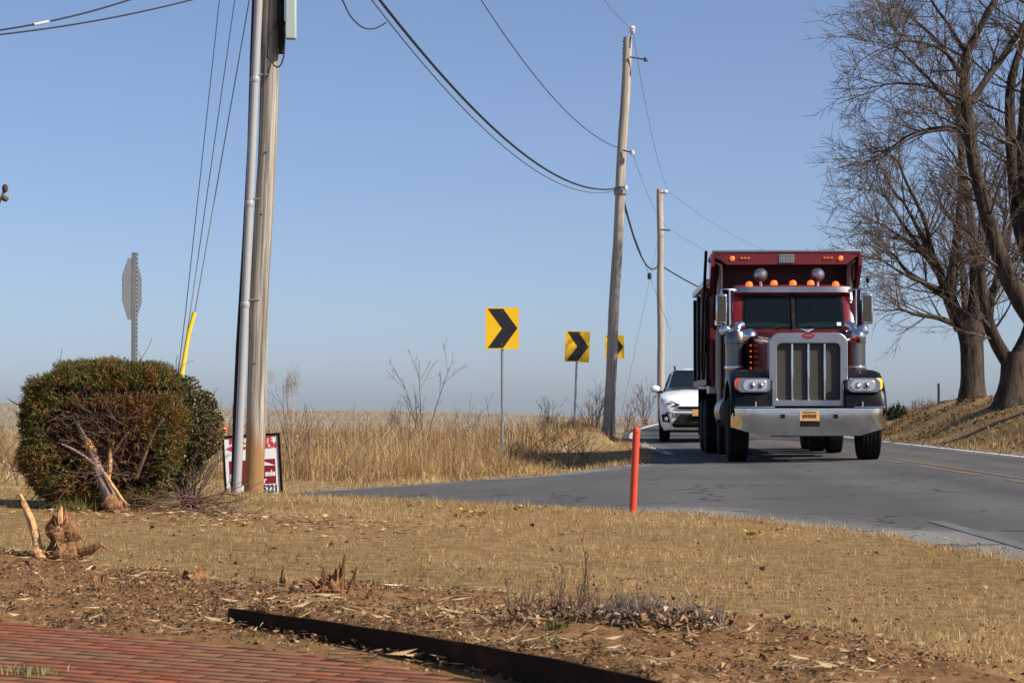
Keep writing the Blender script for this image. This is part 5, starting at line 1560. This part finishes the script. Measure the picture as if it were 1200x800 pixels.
sapling(700, 50, 1.25, 5, 'twiggy bare bush at the foot of the leaning pole', M['twig'], side=7, fan=.3)
sapling(733, 58, 1.4, 5, 'twiggy bare bush right of the leaning pole', M['twig_red'], side=7, fan=.35)
sapling(757, 86, 2.2, 7, 'small bare tree on the skyline left of the white car', M['twig'], side=8, fan=.3, r0=.016)
sapling(700, 68, 1.5, 5, 'bare bush on the skyline behind the leaning pole', M['twig_red'], side=7, fan=.35)
# plumed reed in front of the field
for px, Y, h, lab in ((341, 33.5, 1.75, 'tall plumed reed right of the near pole'), (463, 40, 1.0, 'short plumed reed left of the tallest sapling')):
    p = P(px, 500, Y)
    st_ = [shoot(V3([rng.normal(0, .03), 0, 0]), V3([rng.normal(0, .06), 0, 1]), h*rng.uniform(.8, 1), .006, .004, 6, .03) for k in range(4)]
    v, f = many_tubes(st_, 4); N_ = 500
    tips = np.array([s_[0][-1] for s_ in st_])[rng.integers(0, 4, N_)] + np.stack([rng.normal(0, .035, N_), rng.normal(0, .03, N_), rng.normal(-.1, .11, N_)], 1)
    o = npobj('reed', v, f, M['stake']); o.location = (p.x, Y, gz(p.x, Y)); tag(o, lab, 'reed', 'plumed reeds')
    bv, bf, bc = blades(tips[:, 0], tips[:, 1], tips[:, 2], rng.uniform(.04, .1, N_), np.full(N_, .006), palette(N_, [(.38, .3, .22), (.28, .22, .16)], [1, 1]), .8)
    npobj('plume', bv, bf, M['blade'], bc, parent=o)
# brambles tangled in the tall grass
paths = []
for k in range(800):
    x, y = rng.uniform(-9, 2), rng.uniform(28.6, 46)
    if region(np.array([x]), np.array([y]))[0] != 2 or d_pave(np.array([x]), np.array([y]))[0] < 1: continue
    s = V3([x, y, gz(x, y)])
    paths.append(shoot(s, V3([rng.normal(0, .7), rng.normal(0, .5), 1]), rng.uniform(.4, 1.15), .006, .003, 6, .16, -.07))
v, f = many_tubes(paths, 3)
tag(npobj('bramble_stems', v, f, M['twig_red'], smooth=True), kind='stuff')

# ------------------------------------------------------------------ far wood and evergreens on the right skyline
def far_crown(n, R_, H_, col):
    u = rng.normal(size=(n, 3)); u /= np.linalg.norm(u, axis=1, keepdims=True)
    rad = rng.random(n) ** .4
    p = u * rad[:, None] * np.array([R_, R_, H_/2]) * (1 + .25*rng.normal(size=(n, 1)))
    p[:, 2] = p[:, 2] + H_*.52; p[:, :2] *= (1.15 - .8*np.clip(p[:, 2:3]/H_, 0, 1))
    return p
for i, (px, h, r_, lab) in enumerate(((1046, 6.4, 2.2, 'dark rounded evergreen just right of the truck wheel'), (1053, 7.0, 2.4, 'taller dark evergreen in the distant tree row'), (1059, 6.0, 1.9, 'last dark evergreen before the bare wood'), (1035, 6.2, 2.3, 'dark evergreen mostly hidden behind the truck fender'))):
    Yt = 700; p = P(px, 496.5, Yt)
    o = empty('evergreen_tree', (p.x, Yt, p.z - .3), 0, lab, 'tree', 'distant evergreens')
    q = far_crown(900, r_, h, None)
    bv, bf, bc = flakes(q[:, 0], q[:, 1], q[:, 2], np.full(900, .9), np.full(900, .6), palette(900, [(.03, .04, .018), (.05, .055, .025)], [2, 1]), .9)
    npobj('crown', bv, bf, M['chips'], bc, parent=o)
    obj('trunk', MB().tube([(0, 0, -.5), (0, 0, h*.6)], .25, 6), M['bark'], o)
paths = []
for k in range(420):
    px = rng.uniform(1000, 1130); Yt = rng.uniform(760, 900); p = P(px, 496.5, Yt)
    h = rng.uniform(4.5, 8.5) * (1.25 if 1070 < px < 1095 else .9)
    a = shoot(V3([p.x, Yt, p.z - .5]), V3([0, 0, 1]), h, .16, .05, 5, .05); paths.append(a)
    for q in range(7):
        s, d, r_ = sample(a, rng.uniform(.3, 1)); paths.append(shoot(s, d + perp(d)*.8, rng.uniform(1, 2.6), .07, .04, 5, .1, .05))
v, f = many_tubes(paths, 3)
tag(npobj('distant_wood', v, f, M['twig_red']), kind='stuff')
# low scrub behind the far verge
paths = []
for k in range(240):
    x, y = rng.uniform(1, 6), rng.uniform(62, 92)
    if region(np.array([x]), np.array([y]))[0] != 2: continue
    paths.append(shoot(V3([x, y, gz(x, y)]), V3([rng.normal(0, .3), 0, 1]), rng.uniform(.3, .8), .008, .004, 5, .15))
v, f = many_tubes(paths, 3); tag(npobj('verge_scrub', v, f, M['twig_red']), kind='stuff')

# ================================================================== the torn hedge
hx, hy = P(122, 590, 14).x, 14.1
hz = gz(hx, hy)
hed = empty('clipped_hedge', (hx, hy, hz), 0, 'clipped evergreen hedge with its front torn open to bare brown branches', 'hedge')
HW, HD, HT = .555, .5, .94
def shell(n, lo=.9, e=4.6):
    d = rng.normal(size=(n, 3)); d[:, 2] = d[:, 2]
    r = (np.abs(d)**e).sum(1)**(1/e); d = d / r[:, None]
    k = lo + (1 - lo)*rng.random((n, 1))**.6
    p = d * k * np.array([HW, HD, HT/2])
    return p, d
p, d = shell(26000, .8)
p[:, 2] += HT/2 + .02
lump = fbm(p[:, 0]*3 + p[:, 1]*2, p[:, 2]*3 + p[:, 1], .5, 4)
p[:, :2] *= (1 + (lump[:, None] - .5)*.24)
p[:, 2] += (lump - .5)*.09 + .06*(p[:, 0] > -.3)*(p[:, 2] > .8) 
t_ = np.clip(p[:, 2]/HT, 0, 1)
p[:, 0] *= .80 + .20*sm(0, .5, t_)
hole = np.exp(-((p[:, 0] + .0) / .30) ** 2 - ((p[:, 2] - .50) / .25) ** 2) + np.exp(-((p[:, 0] - .22) / .34) ** 2 - ((p[:, 2] - .3) / .25) ** 2) + .7*np.exp(-((p[:, 0] + .18) / .25) ** 2 - ((p[:, 2] - .62) / .16) ** 2)
front = sm(-.05, -.3, p[:, 1])
keep = rng.random(len(p)) > np.clip(1.25*hole - .08, 0, .93) * front
keep &= rng.random(len(p)) > .75*sm(.15, .42, p[:, 0])*sm(.4, .2, p[:, 2])*1.0
p, d, lump = p[keep], d[keep], lump[keep]
# inner foliage at the back, so that no daylight shows through
q_ = np.stack([rng.uniform(-.5, .5, 5200), rng.uniform(-.02, .42, 5200), rng.uniform(.1, .9, 5200)], 1)
p = np.vstack([p, q_]); d = np.vstack([d, rng.normal(size=q_.shape)]); lump = np.concatenate([lump, np.full(len(q_), .4)])
m_ = len(p)
brown = np.clip(1.3*np.exp(-((p[:, 0] - .12)/.4)**2 - ((p[:, 2] - .55)/.38)**2)*sm(0, -.3, p[:, 1]), 0, 1)*.75 + .5*sm(.48, .66, lump)
per = 11
i = np.repeat(np.arange(m_), per); n = len(i)
dn = d[i] / np.linalg.norm(d[i], axis=1, keepdims=True)
sd_ = d / np.linalg.norm(d, axis=1, keepdims=True)*.8 + rng.normal(0, .5, (m_, 3)) + np.array([0, 0, .3]); sd_ /= np.linalg.norm(sd_, axis=1, keepdims=True)
al = rng.uniform(0, .07, n)[:, None]
dirv = sd_[i] + rng.normal(0, .42, (n, 3)); dirv /= np.linalg.norm(dirv, axis=1, keepdims=True)
base = p[i] + sd_[i]*(al - .04) + rng.normal(0, .003, (n, 3))
ln = rng.uniform(.015, .04, n)[:, None]; sd = np.cross(dirv, rng.normal(size=(n, 3))); sd /= np.linalg.norm(sd, axis=1, keepdims=True)
wv = rng.uniform(.0018, .0036, n)[:, None]
v = np.stack([base - sd*wv*.5, base + dirv*ln*.5 + sd*wv, base + dirv*ln, base + dirv*ln*.5 - sd*wv], 1).reshape(-1, 3)
f = np.arange(4*n).reshape(-1, 4)
greens = palette(n, [(.035, .046, .009), (.065, .078, .015), (.125, .125, .024), (.19, .145, .03)], [3, 4, 3.6, 2.2], .15)
browns = palette(n, [(.22, .1, .025), (.3, .15, .04), (.14, .06, .02), (.2, .14, .03)], [3, 2, 3, 2], .15)
isb = (rng.random(m_) < brown)[i]
col = np.where(isb[:, None], browns, greens)
npobj('foliage', v, f, M['leafm'], np.repeat(col, 4, 0), parent=hed)
# dead inner twigs
paths = []
for k in range(420):
    s = V3([rng.normal(.05, .1), rng.normal(.1, .1), rng.uniform(.1, .55)])
    tgt = V3([rng.uniform(-.52, .54), rng.uniform(-.4, .4), rng.uniform(.12, .95)])
    a = shoot(s, tgt - s, np.linalg.norm(tgt - s)*rng.uniform(.8, 1.05), rng.uniform(.006, .013), .0035, 6, .12); paths.append(a)
    for q in range(6):
        s2, d2, r2 = sample(a, rng.uniform(.3, 1)); paths.append(shoot(s2, d2 + perp(d2)*.8, rng.uniform(.06, .25), min(r2*.6, .004), .0018, 4, .15))
for k in range(170):   # twigs combed toward the viewer's left from the torn limb
    s = V3([rng.uniform(-.12, .3), rng.uniform(-.42, -.05), rng.uniform(.2, .66)])
    a = shoot(s, V3([rng.normal(-.35, .8), rng.normal(-.25, .3), rng.uniform(-.1, .75)]), rng.uniform(.15, .42), rng.uniform(.003, .0075), .002, 6, .16); paths.append(a)
    for q in range(3):
        s2, d2, r2 = sample(a, rng.uniform(.3, 1)); paths.append(shoot(s2, d2 + perp(d2)*.8, rng.uniform(.06, .2), r2*.6, .0015, 4, .15))
v, f = many_tubes(paths, 4)
npobj('branches', v, f, M['twig_red'], parent=hed, smooth=True)
def hp(px, py, dy): return V3(P(px, py, hy + dy) - hed.location)
def torn_limb(name, pts, rs, mat, parent, n=14, jag=.0):
    a = smooth_path(pts, rs, 12); mb = MB(); ring = []
    for i_, (q, r_) in enumerate(zip(*a)):
        t = (a[0][min(i_+1, 11)] - a[0][max(i_-1, 0)]); t /= np.linalg.norm(t); u = np.cross(t, [0, 1, 0]); u /= np.linalg.norm(u); w = np.cross(u, t)
        ring.append([tuple(q + (u*math.cos(2*math.pi*k/n) + w*math.sin(2*math.pi*k/n))*r_*(1 + .13*math.sin(3*k + i_) + rng.normal(0, .05)) + t*(jag*rng.uniform(-1, 1) if i_ == 11 else 0)) for k in range(n)])
    return obj(name, mb.loft(ring), mat, parent, ang=60)
torn_limb('torn_limb', [hp(134, 596, -.5), hp(124, 572, -.48), hp(114, 548, -.44), hp(106, 526, -.42)], [.05, .042, .037, .033], M['bark_pink'], hed)
torn_limb('broken_end', [hp(107, 528, -.43), hp(103, 518, -.44), hp(98, 513, -.45)], [.035, .026, .012], M['torn'], hed, jag=.02)
torn_limb('torn_root', [hp(124, 586, -.56), hp(133, 592, -.56), hp(143, 596, -.55), hp(150, 598, -.53)], [.055, .065, .05, .02], M['torn_dark'], hed, jag=.03)
torn_limb('broken_stub', [hp(127, 560, -.46), hp(129, 545, -.46), hp(129, 527, -.46)], [.014, .017, .009], M['torn'], hed, jag=.02)
torn_limb('split_sliver', [hp(122, 553, -.5), hp(133, 570, -.53), hp(146, 588, -.58), hp(152, 592, -.6)], [.009, .011, .008, .003], M['torn'], hed)
for pts in ([hp(112, 545, -.46), hp(92, 530, -.5), hp(72, 520, -.5)], [hp(108, 530, -.44), hp(96, 505, -.46), hp(84, 486, -.42)], [hp(118, 552, -.44), hp(140, 520, -.46), hp(152, 505, -.44)], [hp(160, 560, -.35), hp(178, 512, -.4), hp(192, 490, -.42)]):
    torn_limb('side_limb', pts, [.013, .01, .006], M['bark_pink'], hed)

# broad-leaved bush at its right end
bx_, by_ = P(218, 590, 14.15).x, 14.2
bb = empty('broadleaf_bush', (bx_, by_, gz(bx_, by_)), 0, 'round small leaved bush growing against the right end of the hedge', 'bush')
n = 9000
u = rng.normal(size=(n, 3)); u /= np.linalg.norm(u, axis=1, keepdims=True)
q = u * (.55 + .45*rng.random((n, 1))**.5) * np.array([.23, .27, .36])
q *= 1 + (fbm(q[:, 0]*4 + 3, q[:, 2]*4, .5, 3)[:, None] - .5)*.5
q[:, 2] += .56
kp = rng.random(n) > .85*sm(.42, .22, q[:, 2]); q = q[kp]; n = len(q)
col = palette(n, [(.025, .04, .012), (.045, .06, .02), (.15, .13, .035), (.14, .055, .022), (.24, .13, .04)], [3, 3.4, 2, 2, 1.4], .2)
v, f, c = flakes(q[:, 0], q[:, 1], q[:, 2], rng.uniform(.018, .034, n), rng.uniform(.010, .017, n), col, .9)
npobj('foliage', v, f, M['leafm'], c, parent=bb)
paths = []
for k in range(22):
    a = shoot(V3([rng.normal(0, .03), rng.normal(0, .03), 0]), V3([rng.normal(0, .22), rng.normal(0, .22), 1]), rng.uniform(.35, .62), .009, .003, 6, .1); paths.append(a)
    for w_ in range(5):
        s2, d2, r2 = sample(a, rng.uniform(.3, 1)); paths.append(shoot(s2, d2 + perp(d2)*.8, rng.uniform(.08, .22), r2*.6, .002, 4, .1))
v, f = many_tubes(paths, 4); npobj('branches', v, f, M['twig'], parent=bb, smooth=True)

# brush pulled out at the foot of the hedge: many thin branches lying together
p0 = P(208, 585, 13.7); z0 = gz(p0.x, 13.7)
paths = []
for k in range(42):
    s = V3([rng.normal(.05, .14), rng.normal(0, .16), rng.uniform(.0, .12)])
    a = shoot(s, V3([rng.normal(.3, .9), rng.normal(-.1, .5), rng.uniform(-.08, .25)]), rng.uniform(.15, .42), rng.uniform(.003, .007), .002, 7, .14, -.03); a[0][:, 2] = np.maximum(a[0][:, 2], .005); paths.append(a)
    for w_ in range(4):
        s2, d2, r2 = sample(a, rng.uniform(.3, 1)); b_ = shoot(s2, d2 + perp(d2)*.7, rng.uniform(.08, .25), r2*.6, .0016, 4, .15); b_[0][:, 2] = np.maximum(b_[0][:, 2], .004); paths.append(b_)
v, f = many_tubes(paths, 4); o = npobj('brush_pile', v, f, M['twig_red'], smooth=True); o.location = (p0.x, 13.7, z0)
tag(o, 'low pile of cut brown branches lying below the round bush', 'brush pile')
# small green sprig at the hedge's foot
p0 = P(85, 592, 13.4); q = np.stack([rng.normal(0, .06, 700), rng.normal(0, .04, 700), np.abs(rng.normal(0, .03, 700))], 1)
bv, bf, bc = blades(q[:, 0], q[:, 1], q[:, 2], rng.uniform(.03, .07, 700), np.full(700, .005), palette(700, [(.11, .1, .025), (.2, .15, .045)], [1, 1]), .7)
o = npobj('green_sprig', bv, bf, M['leafm'], bc); o.location = (p0.x, 13.4, gz(p0.x, 13.4)); tag(o, 'torn yellow green evergreen sprig lying at the foot of the hedge', 'sprig')

# ================================================================== stumps, stake, bare twigs in the bed
def stump(name, px, py, Y, h, r_, label, mat, jag=.06, lean=(0, 0), cat='stump', nf=40, chunk=(0, 0)):
    p = P(px, py, Y); o = empty(name, (p.x, Y, gz(p.x, Y)), 0, label, cat)
    ring = []; n, K = 34, 22; ph = rng.uniform(0, 6, 6)
    w = 2*np.pi*np.arange(n)/n
    top = jag*(1.1*np.sin(w + ph[0]) + .6*np.sin(3*w + ph[1]) + rng.normal(0, .2, n))
    rid = .07*np.sin(5*w + ph[2]) + .05*np.sin(9*w + ph[3]) + rng.normal(0, .03, n)
    for i in range(K + 1):
        t = i/K
        rr = r_*(1.3 - .25*sm(0, .2, t) - .2*math.exp(-((t - .52)/.14)**2) - .25*sm(.75, 1, t) + .06*math.sin(t*7 + ph[4]) + .1*math.sin(t*15 + ph[5]))
        m_ = 1 + rid + .07*np.sin(4*w + t*6 + ph[0]) + rng.normal(0, .045, n)
        zz = -.05 + (h + .05)*t + top*t**2.2
        ring.append([(lean[0]*t + rr*m_[k]*math.cos(w[k]), lean[1]*t + rr*m_[k]*math.sin(w[k]), zz[k]) for k in range(n)])
    last = ring[-1]; c_ = np.mean(np.array(last), 0)
    for f_, dz in ((.7, -.25), (.35, -.9)):
        ring.append([tuple(c_ + (V3(q) - c_)*V3([f_, f_, .6]) + V3([0, 0, dz*jag + rng.normal(0, jag*.25)])) for q in last])
    obj('stem', MB().loft(ring), mat, o, ang=32)
    paths = []
    for k in range(nf):      # frayed fibres standing off the stem
        a_ = rng.uniform(0, 2*np.pi); t = rng.uniform(.1, 1); rr = r_*(1.05 if t > .3 else 1.3)
        s = V3([lean[0]*t + rr*math.cos(a_), lean[1]*t + rr*math.sin(a_), h*t])
        paths.append(shoot(s, V3([math.cos(a_)*.5, math.sin(a_)*.5, rng.uniform(-.5, 1.2)]), rng.uniform(.25, .7)*r_, r_*.04, r_*.01, 4, .3))
    v, f = many_tubes(paths, 4); tag(npobj('frayed_fibre', v, f, M['torn'], parent=o), kind='stuff')
    return o
s1 = stump('tree_stump', 78, 654, 9.4, .2, .072, 'tallest torn stump with a pointed shredded top, beside the leaning stake', M['torn_dark'], jag=.02, lean=(-.02, 0), nf=60)
obj('splinter', MB().tube([(-.02, -.05, .17), (-.022, -.045, .215), (-.015, -.04, .25)], [.014, .016, .004], 7), M['torn'], s1)
obj('root', MB().tube([(.05, -.02, .03), (.12, -.04, .045), (.17, -.05, .075), (.2, -.04, .05)], [.02, .022, .014, .006], 8), M['torn_dark'], s1)
# split stake
a_, e_ = P(50, 655, 9.35), P(23, 579, 9.5)
o = empty('split_stake', (a_.x, 9.35, gz(a_.x, 9.35)), 0, 'pale split wooden stake leaning left beside the tallest stump', 'stake')
e_ = Vector(e_) - o.location
torn_limb('shaft', [V3([0, 0, -.04]), V3(e_)*.3, V3(e_)*.7 + V3([.008, 0, 0]), V3(e_)], [.026, .022, .018, .009], M['torn'], o, n=7, jag=.008)
stump('tree_stump', 227, 672, 8.7, .045, .05, 'low shredded stump hidden in leaf litter, between the tallest stump and the twin spikes', M['torn_dark'], jag=.03)
stump('tree_stump', 119, 688, 8.1, .03, .032, 'small dark stump stub just below the tallest stump', M['torn_dark'], jag=.025)
stump('tree_stump', 330, 684, 8.25, .05, .028, 'orange shredded stub left of the twin spikes', M['torn_dark'], jag=.03)
s2 = stump('tree_stump', 385, 694, 7.9, .07, .05, 'torn stump with two upright spikes above the end of the edging', M['torn_dark'], jag=.03)
for q in ([(.05, 0, 0), (.058, 0, .1), (.065, 0, .16)], [(.08, 0, 0), (.10, 0, .06), (.115, -.01, .115)], [(-.03, 0, .02), (-.07, -.02, .06), (-.1, -.02, .065)], [(-.02, 0, .05), (-.02, 0, .11)]):
    obj('spike', MB().tube(q, np.linspace(.014, .004, len(q)), 7), M['torn_dark'], s2)
for px, py, Y, lab in ((300, 666, 8.8, 'thin curved twig stub behind the orange stub'), (440, 680, 8.3, 'small dark root piece right of the twin spikes')):
    p = P(px, py, Y); o = obj('root_piece', MB().tube([(-.05, 0, .0), (-.02, -.01, .03), (.0, 0, .055), (-.01, 0, .09)], [.007, .008, .006, .003], 7), M['torn_dark']); o.location = (p.x, Y, gz(p.x, Y)); tag(o, lab, 'root')
# long curved stick
pts = [P(510, 722, 6.75), P(535, 725, 6.7), P(565, 724, 6.72), P(590, 716, 6.85), P(612, 709, 6.95), P(640, 708, 7.0)]
o_ = Vector(pts[0]); zz = gz(o_.x, o_.y)
o = obj('fallen_stick', MB().tube([(q.x - o_.x, q.y - o_.y, .014 + .02*math.sin(i*.9)) for i, q in enumerate(pts)], [.007, .008, .007, .006, .005, .003], 7), M['twig']); o.location = (o_.x, o_.y, zz)
tag(o, 'long curved dark stick lying on the mulch behind the edging', 'stick')
# bare shrub of upright shoots in the bed
def bare_shrub(name, px, py, Y, n, h, sp, label, mat, fan=.45, r0=.0035, cat='shrub', low=0, leafcol=None):
    p = P(px, py, Y); paths = []
    for k in range(n):
        s = V3([rng.normal(0, sp), rng.normal(0, sp*.4), 0])
        a = shoot(s, V3([rng.normal(0, fan), rng.normal(0, fan), 1]), h*rng.uniform(.35, 1.05), r0, r0*.35, 6, .09, .01); paths.append(a)
        for w_ in range(3):
            s2, d2, r2 = sample(a, rng.uniform(.25, .95)); paths.append(shoot(s2, d2 + perp(d2)*.6, h*rng.uniform(.1, .35), r2*.7, r0*.3, 4, .1, .03))
    v, f = many_tubes(paths, 4); o = npobj(name, v, f, mat, smooth=True); o.location = (p.x, Y, gz(p.x, Y))
    return tag(o, label, cat)
M['lav'] = plain('grey_lavender_stems', (.2, .15, .115), .9, noise=.35, scale=10)
bare_shrub('bare_shrub', 678, 722, 6.75, 46, .17, .10, 'bare shrub of tall upright twigs on the mulch, the taller of the pair', M['twig_red'])
bare_shrub('bare_shrub', 678, 722, 6.78, 4, .30, .05, 'few longest whip shoots rising out of the bare shrub', M['twig_red'], fan=.12)
bare_shrub('bare_shrub', 606, 705, 7.05, 10, .14, .04, 'small loose tuft of twigs left of the bare shrub', M['twig_red'], fan=.5)
bare_shrub('lavender_plant', 765, 730, 6.5, 110, .115, .085, 'grey purple lavender stems dried out, right of the bare shrub', M['lav'], fan=.35, r0=.0028)
bare_shrub('lavender_plant', 808, 737, 6.4, 120, .075, .05, 'lowest pale lavender clump at the right end of the shrub row', M['lav'], fan=.6, r0=.003)
bare_shrub('lavender_plant', 722, 726, 6.6, 90, .12, .07, 'brownish lavender stems between the bare shrub and the grey ones', M['twig'], fan=.45, r0=.0026)
n = 1500
for cxp, cyp, Yc, s_, nn in ((690, 727, 6.62, .13, 900), (790, 738, 6.4, .1, 350)):
    p = P(cxp, cyp, Yc); x = p.x + rng.normal(0, s_, nn); y = Yc + rng.normal(0, .05, nn)
    v, f, c = flakes(x, y, ground_z(x, y) + np.abs(rng.normal(0, .025, nn)), rng.uniform(.012, .04, nn), rng.uniform(.006, .018, nn), palette(nn, [(.3, .19, .1), (.5, .36, .22), (.14, .08, .045), (.22, .12, .06)], [3, 1.5, 3, 3]), .7)
    tag(npobj('leaf_litter', v, f, M['litter'], c), kind='stuff')
# roots and leaf litter under the trees on the bank
n = 7000
y = rng.uniform(40, 66, n); x = xr(y) + rng.uniform(.6, 8, n)
ok = rng.random(n) < sm(.4, .62, fbm(x, y, 1.1, 3)); x, y = x[ok], y[ok]; n = len(x)
fv, ff, fc = flakes(x, y, ground_z(x, y) + .05, rng.uniform(.05, .14, n), rng.uniform(.03, .08, n), palette(n, [(.12, .065, .035), (.2, .11, .05), (.07, .042, .026)], [3, 2, 3]), .4)
tag(npobj('bank_litter', fv, ff, M['litter'], fc), kind='stuff')
# dry straw and thin bark strips strewn over the bed
n = 15000
x = rng.uniform(-3.4, 2.2, n); y = rng.uniform(4.6, 10.2, n); ey = np.interp(x, EDGING[:, 0], EDGING[:, 1])
pr = bed_mask(x, y) * (.12 + .5 * sm(.45, .62, fbm(x + 5, y, .6, 3)) + .7 * np.exp(-((y - ey - .35) / .3) ** 2) * (x > -1.0)) * (y > terr_y(x) + .1)
ok = (rng.random(n) < pr) & (region(x, y) == 1); x, y = x[ok], y[ok]; n = len(x)
fv, ff, fc = flakes(x, y, ground_z(x, y) + .008, rng.uniform(.02, .11, n), rng.uniform(.0015, .0045, n), palette(n, [(.5, .37, .21), (.38, .26, .13), (.24, .14, .065), (.6, .47, .3)], [3, 4, 3, 1]), .16, .06)
tag(npobj('straw_litter', fv, ff, M['litter'], fc), kind='stuff')
# small green weeds and the yellow leaf clumps on the lawn
for px, py, Y, lab, col, n, s_ in ((655, 742, 6.35, 'small green weed tuft below the bare shrub', [(.12, .12, .035), (.2, .18, .06)], 130, .022), (645, 752, 6.2, 'tiny pale green weed left under the bare shrub', [(.2, .24, .14), (.12, .17, .08)], 120, .018), (632, 690, 7.4, 'grey green weed beside the small loose tuft', [(.2, .24, .17), (.12, .16, .1)], 160, .025),
                                   (35, 780, 5.5, 'dry grass tuft growing between the terrace bricks', [(.3, .25, .11), (.2, .17, .06)], 150, .035)):
    p = P(px, py, Y); q = np.stack([rng.normal(0, s_, n), rng.normal(0, s_*.7, n), np.zeros(n)], 1)
    bv, bf, bc = blades(q[:, 0], q[:, 1], q[:, 2] + .008, rng.uniform(.012, .035, n), rng.uniform(.003, .005, n), palette(n, col, [1]*len(col)), .8, 2)
    o = npobj('weed_tuft', bv, bf, M['leafm'], bc); o.location = (p.x, Y, max(gz(p.x, Y), .196 if Y < 5.6 else 0)); tag(o, lab, 'weed')
for px, py, Y, lab, n, s_ in ((553, 609, 15.6, 'largest clump of curled yellow leaves on the lawn', 46, .07), (606, 601, 16.8, 'small flat clump of yellow leaves right of the largest one', 26, .08), (888, 628, 14.0, 'lone yellow leaf clump on the lawn nearest the road', 26, .045)):
    p = P(px, py, Y); q = np.stack([rng.normal(0, s_, n), rng.normal(0, s_*.6, n), np.abs(rng.normal(.0, .015, n))], 1)
    bv, bf, bc = flakes(q[:, 0], q[:, 1], q[:, 2] + .025, rng.uniform(.025, .055, n), rng.uniform(.012, .028, n), palette(n, [(.42, .24, .04), (.3, .16, .035), (.48, .31, .08)], [2, 2, 1]), .45)
    o = npobj('leaf_clump', bv, bf, M['litter'], bc); o.location = (p.x, Y, gz(p.x, Y)); tag(o, lab, 'leaves')
# tip of a shoot at the left edge, from a shrub that stands just out of view
p = P(-8, 250, 7.0)
a = [(-.12, 0, .1 - p.z), (-.08, 0, -.5), (-.03, 0, -.12), (0, 0, 0), (.02, 0, .035), (.037, .0, .075)]
o = empty('bud_shoot', p, 0, 'blurred bud tip of a shoot poking in at the left edge against the sky', 'twig')
obj('stem', MB().tube(a, [.007, .006, .0045, .004, .004, .005], 7), M['twig_red'], o)
obj('bud', MB().ell((.041, 0, .088), (.011, .011, .016), 10, 8), M['bark'], o)
obj('bud', MB().ell((.042, 0, .052), (.013, .011, .011), 10, 8), M['twig_red'], o)
